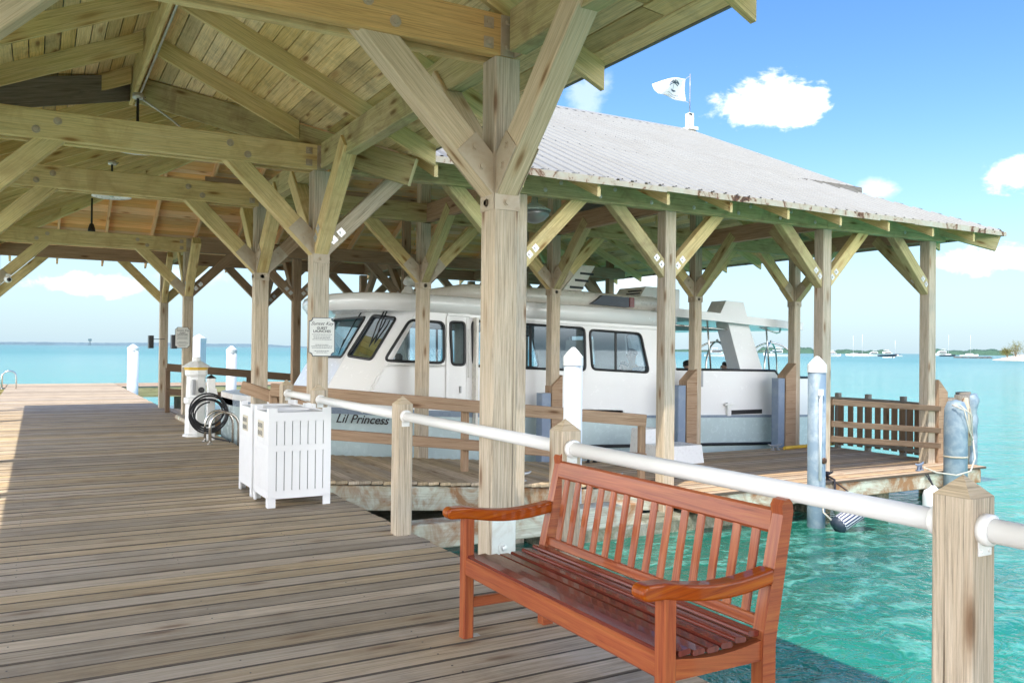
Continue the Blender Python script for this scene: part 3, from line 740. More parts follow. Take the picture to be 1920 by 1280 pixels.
# posts, beams, braces
PW = .2
BZ0, BZ1 = 3.61, 3.905
def post(x, y, z0, z1, mat, parent, w_=PW):
    m_ = MB(); m_.beam((x, y, z0), (x, y, z1), w_, w_, (0, 1, 0), ch=.010); return m_.build('post', mat, parent)
STRAPS = set()
def brace(x, y, dx, dy, mat, parent, style='plate', hw=PW/2, zt=BZ0, zb=2.63, thick=.165, depth=.195):
    run = zt-zb
    d = V((dx, dy, 0)); up = V((0, 0, 1))
    p0 = V((x, y, zb))+d*hw; p1 = p0+d*run+up*run
    ax = (p1-p0).normalized(); nm = (up-ax*ax.dot(up)).normalized()
    a = p0+nm*depth/2-ax*.06; b = p1+nm*depth/2+ax*.10
    m_ = MB(); m_.beam(a, b, thick, depth, nm, ch=.008); o = m_.build('brace', mat, parent)
    side = d.cross(up)
    def hexbolt(q, s_, r_=.02):
        m_.lathe([(r_*1.5, 0), (r_*1.5, .004), (r_, .004), (r_, .016), (.0, .016)], q, 8, side*s_, False)
    if style == 'plate':
        for s_ in (-1, 1):
            m_ = MB(); o_ = side*s_*(thick/2+.001); th = side*s_*.008
            q0 = p0-ax*.0+o_; L_ = .40
            pts = [p0+o_, p0+ax*L_+o_, p0+ax*L_+nm*(depth+.002)+o_, p0+nm*(depth+.002)+ax*(depth*.95)+o_]
            if s_ > 0: pts = pts[::-1]
            m_.prism(pts, th)
            os = side*s_*(hw+.001); c = V((x, y, 0))
            e = d*hw*.985
            pp = [c-e+up*(zb-.10)+os, c+e+up*(zb-.10)+os, c+e+up*(zb+.30)+os, c-e+up*(zb+.30)+os]
            if s_ > 0: pp = pp[::-1]
            key = (round(x, 2), round(y, 2), abs(dx) > 0, s_)
            if key not in STRAPS: STRAPS.add(key); m_.prism(pp, side*s_*.006)
            for t_ in (.20, .33): hexbolt(p0+ax*t_+nm*depth*(.35 if t_ < .3 else .62)+o_+th, s_)
            hexbolt(c+up*(zb-.045)+os+side*s_*.006, s_)
            if s_ < 0 or True: m_.build('gusset_plate', M['tansteel'], o)
    elif style == 'washer':
        for s_ in (-1, 1):
            m_ = MB()
            for t_ in (.17, .30):
                q = p0+ax*t_+nm*depth*.5+side*s_*(thick/2+.001)
                A = ax*.042; N_ = nm*.042
                P = [q-A-N_, q+A-N_, q+A+N_, q-A+N_]
                if s_ > 0: P = P[::-1]
                m_.prism(P, side*s_*.006); hexbolt(q+side*s_*.006, s_, .016)
            m_.build('bolt_washer', M['galv'], o)
    return o
def bolts_on(parent_obj, pts, nrm, mat=None, r_=.024):
    m_ = MB()
    for q in pts:
        m_ = MB(); m_.lathe([(r_*1.7, 0), (r_*1.7, .005), (r_, .005), (r_*.9, .018), (0, .02)], q, 10, nrm, False)
        m_.build('bolt', mat or M['tansteel'], parent_obj)
def beam_x(x0, x1, y, mat, parent, name='tie_beam', w_=.14, z0=BZ0, z1=BZ1):
    m_ = MB(); m_.beam((x0, y, (z0+z1)/2), (x1, y, (z0+z1)/2), w_, z1-z0, ch=.008); return m_.build(name, mat, parent)
def beam_y(y0, y1, x, mat, parent, name='plate_beam', w_=.14, z0=BZ0, z1=BZ1):
    m_ = MB(); m_.beam((x, y0, (z0+z1)/2), (x, y1, (z0+z1)/2), w_, z1-z0, ch=.008); return m_.build(name, mat, parent)

XR, XL = 2.87, -.87
rows = [.75, 5.29, 9.74, 12.7, 19.6]
mats_t = [M['treated'], M['amber'], M['treated'], M['treated'], M['treated']]
for k, y in enumerate(rows):
    for x in (XL, XR):
        top = BZ0-.004
        post(x, y, -2.6, top, M['post'], shelter)
    # a tie of two planks with a gap between them
    o1 = beam_x(XL-.05, XR+.04, y-.065, mats_t[k], shelter, w_=.075)
    o2 = beam_x(XL-.05, XR+.04, y+.115, M['treated'], shelter, w_=.065)
    pts = []
    for bx_, s_ in ((1.95, 1), (.03, -1)):
        pts += [(bx_-.12*s_, y-.103, BZ0+.19), (bx_+.07*s_, y-.103, BZ0+.085)]
    bolts_on(o1, [p for p in pts], (0, -1, 0))
    m_ = MB()
    for zz_ in (BZ0+.075, BZ0+.215):
        for x in (XR-.16, XL+.16):
            m_ = MB(); m_.box(x-.038, x+.038, y-.111, y-.1035, zz_-.038, zz_+.038, ch=.002); m_.lathe([(.022, 0), (.018, .018), (0, .02)], (x, y-.111, zz_), 8, (0, -1, 0), False)
            m_.build('washer_plate', M['tansteel'], o1)
    # angle bracket at the corner
    m_ = MB()
    m_.box(XR-.065, XR+.047, y-.112, y-.104, BZ0+.0, BZ1-.01, ch=.002); m_.box(XR+.041, XR+.048, y-.20, y-.112, BZ0+.0, BZ1-.01, ch=.002)
    for zz_ in (BZ0+.06, BZ0+.24): m_.lathe([(.024, 0), (.02, .018), (0, .02)], (XR-.01, y-.112, zz_), 8, (0, -1, 0), False)
    m_.build('corner_bracket', M['tansteel'], o1)
    st = 'plate'
    bm_ = M['pale'] if k == 1 else M['treated']
    brace(XR, y, -1, 0, bm_, shelter, st); brace(XL, y, 1, 0, bm_ if k != 2 else M['treated'], shelter, st)
    for dy in (-1, 1):
        brace(XR, y, 0, dy, M['treated'] if k != 1 else M['pale'], shelter, 'plate' if k in (1, 3) else 'washer')
        if k > 0: brace(XL, y, 0, dy, M['treated'], shelter, 'washer')
ycuts = [-1.5, .75, 5.29, 9.74, 12.7, 19.6, 22.9]
for a, b in zip(ycuts, ycuts[1:]):
    for x in (XL, XR+.0):
        if x == XR and a >= 12.6 and b < 20: continue
        beam_y(a+.13 if a > -3 else a, b-.21, x+(.02 if x > 0 else -.02), M['algae'] if x == XR else M['treated'], shelter)
for y, st in ((9.74, 'washer'), (12.7, 'plate'), (19.6, 'washer')): brace(XR, y, 1, 0, M['post'] if y < 10 else M['brown'], hall, st, .1, thick=.14)
# steel strap with a bolt on the foot of the near post
m_ = MB(); m_.box(XR-.095, XR+.095, 5.29-.112, 5.29-.1015, -.35, .40, ch=.003); m_.lathe([(.045, 0), (.045, .004), (.022, .004), (.02, .02), (0, .022)], (XR, 5.29-.112, .16), 12, (0, -1, 0), False)
m_.build('foot_strap', M['galv'], shelter)

g1 = [5.55, 8.1, 11.45, 14.25]
rowsH = [9.74, 12.7, 19.6, 22.8]
for k, y in enumerate(rowsH):
    z0 = -2.4
    xs = g1 if k in (0, 1) else [5.3, 8.06, 11.5, 14.35]
    xe = xs[-1]+.35
    near = k == 0
    if near:
        o = beam_x(XR+.12, 11.40, y-.06, M['algae'], hall, 'eave_beam', w_=.15); o2 = beam_x(11.41, xe-.03, y-.06, M['algae'], hall, 'eave_beam', w_=.15)
        bolts_on(o, [(x+dx_, y-.136, zz_) for x in (5.0, 5.9, 6.8, 7.7, 8.5, 9.4, 10.3, 11.1) for dx_, zz_ in ((0, 3.69), (.25, 3.81))], (0, -1, 0), M['galv'], .018)
        bolts_on(o2, [(x, y-.136, zz_) for x, zz_ in ((11.7, 3.69), (12.6, 3.8), (13.4, 3.7), (14.2, 3.72))], (0, -1, 0), M['galv'], .018)
    else:
        beam_x(XR+.12 if k < 3 else XL, xe, y-.02, M['algae'] if k == 1 else M['brown'], hall, 'eave_beam' if k == 3 else 'tie_beam', w_=.13)
    for j, x in enumerate(xs):
        zt = BZ0-.004 if k in (0, 3) else (zN(x, y) if k == 1 else zF(x, y))-.22
        m_ = M['post'] if k < 2 else M['brown']
        post(x, y if near else y+.17, z0, zt, m_, hall, .2 if near else .185)
        yy = y if near else y+.17
        for dx in (-1, 1):
            if j == len(xs)-1 and dx == 1: continue
            brace(x, yy, dx, 0, M['algae'] if (near and dx < 0) else M['treated'] if k < 2 else M['brown'], hall, 'washer' if k != 1 else 'plate', .1, thick=.14)
        for dy in ((1,) if near else (-1,) if k in (1, 3) else (1,)):
            brace(x, yy, 0, dy, M['algae'] if k < 2 else M['brown'], hall, 'plate' if k == 1 else 'washer', .1, thick=.14)
for x in g1:
    beam_y(rowsH[0]+.03, rowsH[1]+.07, x, M['brown'], hall, 'cross_beam', w_=.12)
for x in [5.3, 8.06, 11.5, 14.35]:
    beam_y(rowsH[2]+.1, rowsH[3], x, M['brown'], hall, 'cross_beam', w_=.12)
# extra row end posts over the pier
for x in (XL, XR-.1): post(x, 22.8, -2.4, BZ0-.004, M['post'], hall, .19); brace(x, 22.8, 1, 0, M['treated'], hall, 'none', .1, thick=.13); brace(x, 22.8, -1, 0, M['treated'], hall, 'none', .1, thick=.13); brace(x, 22.8, 0, -1, M['treated'], hall, 'none', .1, thick=.13)
# purlins under the near and far slopes, over rows two and three
m_ = MB(); yy = rowsH[1]; zz_ = zN(0, yy)-.22-.12; m_.beam((3.2, yy+.17, zz_), (13.0, yy+.17, zz_), .09, .22); m_.build('purlin', M['rafter'], hall)
m_ = MB(); yy = rowsH[2]; zz_ = zF(0, yy)-.22-.12; m_.beam((3.2, yy+.02, zz_), (13.0, yy+.02, zz_), .09, .22); m_.build('purlin', M['brown'], hall)

# ------------------------------------------------------------------ white pipe railing along the pier edge
RAILX = 2.68
rl = thing('pipe_railing', 'white pipe handrail on pointed square wooden posts along the walkway edge', 'railing', (RAILX, 4.1, 0))
RP = [1.70, 4.115, 6.617, 9.05, 10.40]
for y in RP:
    m_ = MB(); hw = .07
    m_.beam((RAILX, y, -.30), (RAILX, y, 1.085), 2*hw, 2*hw, (0, 1, 0), ch=.012)
    b0 = 1.085
    P = [(RAILX-hw+.004, y-hw+.004, b0), (RAILX+hw-.004, y-hw+.004, b0), (RAILX+hw-.004, y+hw-.004, b0), (RAILX-hw+.004, y+hw-.004, b0)]
    ap = V((RAILX, y, b0+.068)); n = len(m_.v); m_.v += [V(p) for p in P]+[ap]
    for i in range(4): m_.face([n+i, n+(i+1) % 4, n+4], [(0+i, 0), (.14+i, 0), (.07+i, .1)])
    m_.build('post', M['post'], rl)
rzs = .985
for a, b in list(zip(RP, RP[1:]))+[(-.8, RP[0])]:
    m_ = MB(); m_.tube([(RAILX, a+.06, rzs), (RAILX, b-.06, rzs)], .040, 20); o = m_.build('rail', M['pipe'], rl)
    for y, s_ in ((a+.07, 1), (b-.07, -1)):
        if y < 0: continue
        m_ = MB(); m_.lathe([(.052, 0), (.052, .028), (.045, .034), (.041, .034)], (RAILX, y, rzs), 20, (0, s_, 0))
        ya, yb = sorted((y+s_*.001, y+s_*.006)); m_.box(RAILX-.034, RAILX+.034, ya, yb, rzs-.085, rzs-.03, ch=.001)
        for dx in (-.02, .02): m_.lathe([(.006, 0), (.005, .003), (0, .004)], (RAILX+dx, y+s_*.006, rzs-.07), 8, (0, s_, 0))
        m_.build('flange', M['pipe'], o)

# ------------------------------------------------------------------ bench
bn = thing('park_bench', 'glossy red brown varnished slatted wooden bench facing the walkway beside the white railing', 'bench', (2.28, 3.26, 0))
BY0, BY1 = 2.435, 4.08; FX, BX = 2.035, 2.535
LW = .062
SA = .085      # backward lean
for y in (BY0, BY1):
    m_ = MB(); m_.beam((FX, y, 0.002), (FX, y, .655), LW, LW, (0, 1, 0), ch=.008); m_.build('leg', M['varnish'], bn)
    m_ = MB()
    pr = [(BX-.032, .002), (BX+.032, .002), (BX+.036, .40), (BX+.045+SA, .91), (BX+.040+SA, .945), (BX+.022+SA, .962), (BX-.005+SA, .958), (BX-.02+SA, .935), (BX-.014+SA, .90), (BX-.030, .44), (BX-.034, .36)]
    m_.prism([(x, y-LW/2, z) for x, z in pr], (0, LW, 0)); m_.build('leg', M['varnish'], bn)
    # arm rest: gently dished, rounded nose
    m_ = MB(); prof = []
    N = 16
    top = [(BX+.02-(BX+.02-1.93)*i/N, .695-.030*math.sin(math.pi*min(1, i/N*1.15))+.012*(i/N)) for i in range(N+1)]
    bot = [(x, z-(.062-.0*i)) for i, (x, z) in enumerate(top)]
    nose = [(1.93-.030*math.sin(t), .707-.031-(-.031)*math.cos(t)) for t in [math.pi*k/8 for k in range(1, 8)]]
    poly = top+[(x, z) for x, z in nose]+bot[::-1]
    m_.prism([(x, y-.038, z) for x, z in poly], (0, .076, 0), smooth=False); o = m_.build('armrest', M['varnish'], bn)
    bv = o.modifiers.new('soft', 'BEVEL'); bv.width = .011; bv.segments = 3; bv.limit_method = 'ANGLE'; bv.angle_limit = rad(50)
    m_ = MB(); m_.beam((FX+.03, y, .185), (BX-.02, y, .185), .030, .055); m_.build('stretcher', M['varnish'], bn)
    m_ = MB()
    N = 10; top = [(FX+.03+(BX-.06-FX)*i/N, .415-.020*math.sin(math.pi*i/N)) for i in range(N+1)]
    m_.prism([(x, y-.02, z) for x, z in top+[(BX-.03, .335), (FX+.03, .335)]], (0, .04, 0)); m_.build('side_rail', M['varnish'], bn)
m_ = MB(); m_.beam((FX-.006, BY0+.03, .385), (FX-.006, BY1-.03, .385), .034, .095, ch=.009); m_.build('front_rail', M['varnish'], bn)
m_ = MB(); m_.beam((BX, BY0+.03, .375), (BX, BY1-.03, .375), .030, .08); m_.build('back_rail', M['varnish'], bn)
for i in range(7):
    t = i/6; x = FX+.018+(BX-.075-FX)*t; z = .437-.026*math.sin(math.pi*min(1, t*1.0))+.004*t
    sl_ = (-.10*math.cos(math.pi*t))
    m_ = MB(); m_.beam((x, BY0-.004, z), (x, BY1+.004, z), .060, .022, (sl_, 0, 1), ch=.006); m_.build('seat_slat', M['seatwood'], bn)
m_ = MB(); m_.beam((BX+SA-.004, BY0+.028, .868), (BX+SA-.004, BY1-.028, .868), .036, .10, (SA/.5, 0, 1), ch=.012); m_.build('top_rail', M['varnish'], bn)
m_ = MB(); m_.beam((BX+.008, BY0+.028, .47), (BX+.008, BY1-.028, .47), .03, .05, (SA/.5, 0, 1)); m_.build('lower_back_rail', M['varnish'], bn)
for i in range(14):
    y = BY0+.11+(BY1-BY0-.22)*i/13
    m_ = MB(); m_.beam((BX+.006, y, .46), (BX+SA-.012, y, .835), .016, .044, (0, 1, 0), ch=.004); m_.build('back_slat', M['varnish'], bn)
m_ = MB()
for y in (BY0, BY1):
    for x in (FX+.045, BX+.05): m_.box(x-.02, x+.03, y-.02, y+.02, .001, .006, ch=.001)
m_.build('foot_plate', M['galv'], bn)

# ------------------------------------------------------------------ litter bins
def litter_bin(loc, label):
    b = thing('litter_bin', label, 'bin', loc, 'white slatted bins in a pair')
    x0, y0, z0 = loc; Wd, Dp, Ht = .615, .62, .955
    def side(o, e, n_, L, plaque):
        # o: bottom corner, e: along, n_: outward
        o = V(o); e = V(e); n_ = V(n_); th = .018
        m_ = MB()
        def pc(a0, a1, c0, c1, t0=0.):
            p = [o+e*a0+V((0, 0, c0))-n_*t0, o+e*a1+V((0, 0, c0))-n_*t0, o+e*a1+V((0, 0, c1))-n_*t0, o+e*a0+V((0, 0, c1))-n_*t0]
            if (p[1]-p[0]).cross(p[2]-p[0]).dot(n_) > 0: p = p[::-1]
            m_.prism([q-n_*0 for q in p], -n_*th if False else n_*th)
        pc(.003, .075, 0, .10); pc(L-.075, L-.003, 0, .10)
        pc(.003, L-.003, .085, .16); pc(.003, L-.003, .54, .60)
        pc(.003, L-.003, .83, .915); pc(.003, .085, .915, .955); pc(L-.085, L-.003, .915, .955)
        k = 8; wv = (L-.006)/k
        for i in range(k):
            pc(.003+i*wv+(.004 if i else 0), .003+(i+1)*wv-(.004 if i < k-1 else 0), .155, .545); pc(.003+i*wv+(.004 if i else 0), .003+(i+1)*wv-(.004 if i < k-1 else 0), .595, .835)
        m_.build('side_panel', M['binwhite'], b)
    side((x0, y0+.018, z0), (1, 0, 0), (0, -1, 0), Wd, 0)
    side((x0, y0+Dp-.018, z0), (1, 0, 0), (0, 1, 0), Wd, 0)
    side((x0+.018, y0, z0), (0, 1, 0), (-1, 0, 0), Dp, 1)
    side((x0+Wd-.018, y0, z0), (0, 1, 0), (1, 0, 0), Dp, 0)
    m_ = MB(); m_.box(x0+.03, x0+Wd-.03, y0+.03, y0+Dp-.03, z0+.09, z0+.80, ch=.01); m_.build('inner_bin', M['darkmetal'], b)
    # lid with a round opening
    m_ = MB(); c = V((x0+Wd/2, y0+Dp/2, z0+.905)); n = 32; ro, ri = .29, .17
    base = len(m_.v)
    def sq(an):
        ca, sa = math.cos(an), math.sin(an); k = ro/max(abs(ca), abs(sa)); return V((ca*k, sa*k, 0))
    for i in range(n):
        an = 2*math.pi*i/n; d = V((math.cos(an), math.sin(an), 0))
        m_.v += [c+sq(an), c+d*(ri+.03)+V((0, 0, .004)), c+d*(ri+.012)+V((0, 0, .022)), c+d*ri+V((0, 0, .018)), c+d*ri-V((0, 0, .08))]
    for i in range(n):
        j = (i+1) % n
        for k in range(4): m_.face([base+i*5+k, base+j*5+k, base+j*5+k+1, base+i*5+k+1], [(0, 0)]*4, k > 0)
    m_.build('lid', M['binwhite'], b)
    m_ = MB(); px_ = x0-.0005
    m_.box(px_-.007, px_, y0+.20, y0+.42, z0+.66, z0+.82, ch=.002); pl = m_.build('plaque', M['beige'], b)
    m_ = MB()
    for i in range(3):
        for j in range(2):
            yc = y0+.245+.065*i; zc = z0+.70+.075*j
            m_.tube([(px_-.008, yc+.018*math.cos(t), zc+.022*math.sin(t)) for t in [6.283*k/10 for k in range(10)]], .004, 5, True)
    m_.build('plaque_symbol', M['greyink'], pl)
    return b
b1 = litter_bin((1.945, 8.19, .002), 'nearer white slatted litter bin with a round lid opening on the walkway')
dup(b1, (1.945, 8.90, .002), 'farther white slatted litter bin, mostly behind its twin')

# ------------------------------------------------------------------ power pedestal, hose, ladder
pd = thing('power_pedestal', 'white lighthouse shaped dock power pedestal with a yellow light band', 'pedestal', (2.40, 15.35, 0))
def octa(mb, c, prof, n=8): mb.lathe(prof, c, n, (0, 0, 1), False)
m_ = MB(); octa(m_, (2.40, 15.35, .002), [(.21, 0), (.21, .03), (.18, .05), (.17, .55), (.20, .58), (.20, .66), (.165, .68), (.155, 1.02), (.185, 1.06), (.185, 1.14)]); m_.build('body', M['white'], pd)
m_ = MB(); octa(m_, (2.40, 15.35, 1.14), [(.19, 0), (.20, .05)]); m_.build('light_band', M['yellow'], pd)
m_ = MB(); octa(m_, (2.40, 15.35, 1.19), [(.235, 0), (.235, .012), (.09, .10), (.07, .105), (.07, .165), (.05, .175), (0, .175)]); m_.build('cap', M['white'], pd)
m_ = MB(); m_.box(2.30, 2.36, 15.13, 15.19, .72, .98, ch=.01); m_.build('socket_cover', M['greymetal'], pd)
m_ = MB(); m_.lathe([(.05, 0), (.05, .03), (.03, .035), (0, .035)], (2.46, 15.185, .80), 16, (0, -1, 0)); m_.build('meter', M['darkmetal'], pd)
hp = thing('hose_post', 'slim white hose hanger post with dark peaked top before the pedestal', 'hose post', (2.52, 14.62, 0))
m_ = MB(); m_.box(2.46, 2.58, 14.56, 14.68, .002, 1.02, ch=.008); m_.build('post', M['white'], hp)
m_ = MB(); m_.prism([(2.45, 14.55, 1.02), (2.59, 14.55, 1.02), (2.59, 14.69, 1.02), (2.45, 14.69, 1.02)], (0, 0, .012)); n = len(m_.v); m_.v += [V((2.455, 14.555, 1.032)), V((2.585, 14.555, 1.032)), V((2.585, 14.685, 1.032)), V((2.455, 14.685, 1.032)), V((2.52, 14.62, 1.085))]
for i in range(4): m_.face([n+i, n+(i+1) % 4, n+4], [(0, 0)]*3)
m_.build('cap', M['darkmetal'], hp)
m_ = MB(); m_.prism([(2.43, 14.47, .72), (2.61, 14.47, .72), (2.58, 14.47, .86), (2.46, 14.47, .86)], (0, .09, 0)); m_.prism([(2.41, 14.40, .68), (2.63, 14.40, .68), (2.61, 14.40, .74), (2.43, 14.40, .74)], (0, .07, 0)); m_.build('hose_bracket', M['white'], hp)
m_ = MB(); pts = []
for i in range(7*36+1):
    t = i/36*6.2832; k = i/(7*36)
    rr = .262+.03*math.sin(t*.37+1)+.02*math.sin(t*1.13); pts.append((2.45+rr*math.sin(t)*1.02, 14.40+.055*math.sin(t*.23+.5)-.05*k, .46+rr*math.cos(t)*.98-.03*math.sin(t*.61)))
m_.tube(pts, .0135, 7)
tail = [(2.45, 14.35, .10), (2.55, 14.30, .05), (2.66, 14.25, .03), (2.74, 14.2, .015), (2.72, 14.05, .018)]
m_.tube(tail, .0135, 7)
tag(m_.build('hose_coil', M['blackhose']), 'coiled black hose hanging from the slim white post', 'hose')
def loops(loc, label, ys, x0, x1, h):
    ld = thing('dock_ladder', label, 'ladder', loc)
    for y in ys:
        m_ = MB(); rr = (x1-x0)/2; cx = (x0+x1)/2
        pts = [(x0, y, .002), (x0, y, h-rr)]+[(cx-rr*math.cos(t), y, h-rr+rr*math.sin(t)) for t in [math.pi*k/12 for k in range(1, 12)]]+[(x1, y, h-rr), (x1, y, -1.4)]
        m_.tube(pts, .023, 10); m_.lathe([(.045, 0), (.045, .008), (.02, .01)], (x0, y, .002), 12); m_.build('grab_rail', M['chrome'], ld)
    m_ = MB()
    for k in range(4): m_.tube([(x1, ys[0], -.25-.3*k), (x1, ys[1], -.25-.3*k)], .017, 8)
    m_.build('rung', M['chrome'], ld)
loops((2.6, 14.2, 0), 'pair of arched stainless ladder rails by the coiled hose', (13.95, 14.40), 2.40, 2.84, .50)
loops((-.85, 34.2, 0), 'small arched ladder rails at the far left edge of the walkway', (33.9, 34.5), -1.05, -.62, .62)

# ------------------------------------------------------------------ notice signs
def sign(x0, x1, y, z0, z1, label):
    s = thing('notice_sign', label, 'sign', ((x0+x1)/2, y, z0), 'cream notice signs on the shelter posts')
    c = .042; W = x1-x0
    def outline(g, yy):
        X0, X1, Z0, Z1 = x0+g, x1-g, z0+g, z1-g; k = c
        P = []
        for cx, cz, a0 in ((X0, Z0, 90), (X1, Z0, 180), (X1, Z1, 270), (X0, Z1, 0)):
            a = [(cx+k*math.cos(rad(t)), yy, cz+k*math.sin(rad(t))) for t in range(a0, a0-91, -30)]
            P += a
        return P
    m_ = MB(); m_.prism(outline(0, y)[::-1], (0, -.010, 0)); m_.build('border', M['signrim'], s)
    m_ = MB(); m_.prism(outline(.008, y-.0095)[::-1], (0, -.003, 0)); m_.build('face', M['signwhite'], s)
    cx = (x0+x1)/2; yy = y-.0135; h = z1-z0
    def T(body, rel, size, sh=0, mat=M['ink'], bold=0): text_part('lettering', body, size*W, (cx, yy, z0+h*rel), (1, 0, 0), (0, 0, 1), mat, s, sh, 'CENTER', bold)
    T('Sunset Key', .845, .19, .45); T('GUEST', .725, .135, 0, M['ink'], .0008); T('LAUNCHES', .645, .135, 0, M['ink'], .0008)
    m_ = MB()
    for rel, frac in ((.565, .76), (.515, .66), (.475, .64), (.435, .74), (.30, .50), (.26, .80), (.22, .76), (.14, .56), (.10, .42)):
        x = cx-frac*W/2; z = z0+h*rel
        while x < cx+frac*W/2:
            q = R.uniform(.008, .03); q = min(q, cx+frac*W/2-x)
            if q > .003: m_.box(x, x+q, yy-.0008, yy+.0008, z-.0035, z+.0035, ch=.0001)
            x += q+.005
    m_.build('lettering', M['greyink'], s)
    return s
sign(2.728, 3.035, 9.625, 1.447, 1.897, 'larger looking cream sign with script heading on the post beside the launch windscreen')
sign(2.60, 2.905, 19.485, 1.505, 1.96, 'smaller looking cream sign on the post above the power pedestal')
for x, y, z, lb in ((2.33, 21.4, 1.64, 'small dark box hung left of the farthest walkway post'), (2.60, 19.62, 1.64, 'small dark box behind the edge of the farther cream sign')):
    m_ = MB(); m_.box(x-.06, x+.05, y-.10, y+.12, z-.15, z+.15, ch=.01); t = thing('equipment_box', lb, 'box', (x, y, z)); m_.build('housing', M['darkmetal'], t)
    m_ = MB(); m_.box(x+.05, x+.30, y-.008, y+.008, z+.06, z+.075); m_.build('mounting_arm', M['darkmetal'], t)

# ------------------------------------------------------------------ pilings
def piling(x, y, r_, zt, mat, label, capm, group, square=False, pointed=.55):
    t = thing('piling', label, 'piling', (x, y, -1), group)
    m_ = MB(); n = 4 if square else 20
    m_.lathe([(r_, -2.5), (r_, zt-.2)], (x, y, 0), n, (0, 0, 1), not square); m_.build('shaft', mat, t)
    m_ = MB(); m_.lathe([(r_*1.06, zt-.24), (r_*1.06, zt-.13), (r_*.55, zt-.05), (r_*.18, zt-.004), (0, zt)], (x, y, 0), n, (0, 0, 1), False); m_.build('cap', capm, t)
    return t
piling(3.05, 33.5, .19, 1.60, M['whitepile'], 'round white piling standing alone past the far end of the roof', M['white'], 'white capped pilings')
piling(4.5, 28.3, .21, 1.93, M['whitepile'], 'tall square white piling just right of the farther cream sign', M['white'], 'white capped pilings', True)
piling(5.35, 27.5, .16, 1.58, M['whitepile'], 'round white piling beyond the far wooden fence', M['white'], 'white capped pilings')
piling(6.12, 9.22, .123, 1.59, M['milkpile'], 'pale blue piling with pointed white cap behind the bench railing', M['white'], 'blue dock pilings')
t = piling(9.98, 8.58, .128, 1.50, M['bluepile'], 'pale blue piling with pointed white cap at the dock corner', M['white'], 'blue dock pilings')
m_ = MB(); m_.tube([(9.90, 8.44, .95), (9.90, 8.44, -.3)], .022, 8); m_.box(9.86, 9.94, 8.42, 8.46, .93, 1.02, ch=.004); m_.build('conduit', M['whitepile'], t)
m_ = MB(); m_.lathe([(.05, 0), (.045, .02), (0, .03)], (9.99, 8.455, -.02), 10, (0, -1, 0)); m_.build('rust_bolt', M['rustedge'], t)
t = thing('mooring_pile', 'fat pale blue sleeved mooring pile at the right end of the dock', 'mooring pile', (13.62, 8.78, -1), 'end piles')
m_ = MB(); m_.lathe([(.185, -2.5), (.185, .35), (.175, .62), (.13, .74), (.0, .78)], (13.62, 8.78, 0), 24); m_.build('sleeve', M['bluepile'], t)
m_ = MB(); m_.lathe([(.195, -.2), (.192, -.17)], (13.62, 8.78, 0), 24); m_.build('band', M['rustedge'], t)
t = thing('mooring_pile', 'split grey timber mooring pile with torn blue wrap, rightmost on the dock', 'mooring pile', (14.95, 9.5, -1), 'end piles')
m_ = MB()
for i, (dx, dy, hh) in enumerate(((0, 0, .80), (.22, .12, .84), (-.2, .15, .74))): m_.tube([(14.95+dx, 9.5+dy, -2.5), (14.95+dx+.01, 9.5+dy, hh*.5), (14.95+dx-.01, 9.5+dy+.01, hh)], .13, 10)
m_.build('timber', M['grey_end'], t)
m_ = MB()
pts = [(15.08+.03*math.sin(k*2.1), 9.42+.02*math.cos(k*1.7), .80-.11*k) for k in range(15)]
m_.tube(pts, .1, 9, rs=[.11+.035*math.sin(k*1.9)+.02*math.sin(k*4.3) for k in range(15)]); m_.build('torn_wrap', M['bluepile'], t)
m_ = MB(); m_.tube([(14.70, 9.30, .76), (14.72, 9.28, .4), (14.74, 9.3, -.1)], .085, 9, rs=[.05, .10, .09]); m_.build('rust_streaked_cover', M['rustedge'], t)
# loose rope tied round the fat pile
m_ = MB(); m_.tube([(13.42, 8.72, .70), (13.48, 8.54, .62), (13.60, 8.535, .30), (13.72, 8.54, .12), (13.80, 8.60, .3), (13.62, 8.52, .55), (13.45, 8.6, .70)], .012, 6); m_.tube([(13.05, 8.98, -.36), (13.2, 8.85, -.44), (13.4, 8.62, -.47), (13.6, 8.50, -.40), (13.82, 8.56, -.2), (13.86, 8.64, .2)], .014, 6)
tag(m_.build('mooring_rope', M['rope']), 'pale rope looped round the fat blue mooring pile', 'rope')

# bumper boards beside the slip posts
def bumper(x, y, w_, z0, z1, label, angle=1, blue=True):
    t = thing('bumper_board', label, 'bumper', (x, y, z0), 'slip bumper boards')
    m_ = MB(); m_.prism([(x, y, z0), (x+w_, y, z0), (x+w_, y, z1), (x, y, z1-w_*.9)] if angle > 0 else [(x, y, z0), (x+w_, y, z0), (x+w_, y, z1-w_*.9), (x, y, z1)], (0, .24, 0)); m_.build('timber', M['brown'], t)
    if blue:
        m_ = MB(); m_.box(x-.20, x-.005, y+.02, y+.22, z0+.02, z1-.32, ch=.012); m_.build('blue_strip', M['bluewood'], t)
    return t
bumper(11.12, 12.72, .26, -1.2, 1.20, 'slate blue bumper with angled board left of the post by the stern door')
bumper(13.85, 12.72, .30, -1.2, 1.32, 'slate blue bumper with angled board at the launch stern, by the picket fence')
bumper(8.0, 12.72, .22, -1.2, 1.1, 'slate blue bumper with angled board between the big front post and the pale blue piling')
bumper(14.36, 9.58, .26, -.7, 1.08, 'angled top bumper board on the last right post', -1, False)

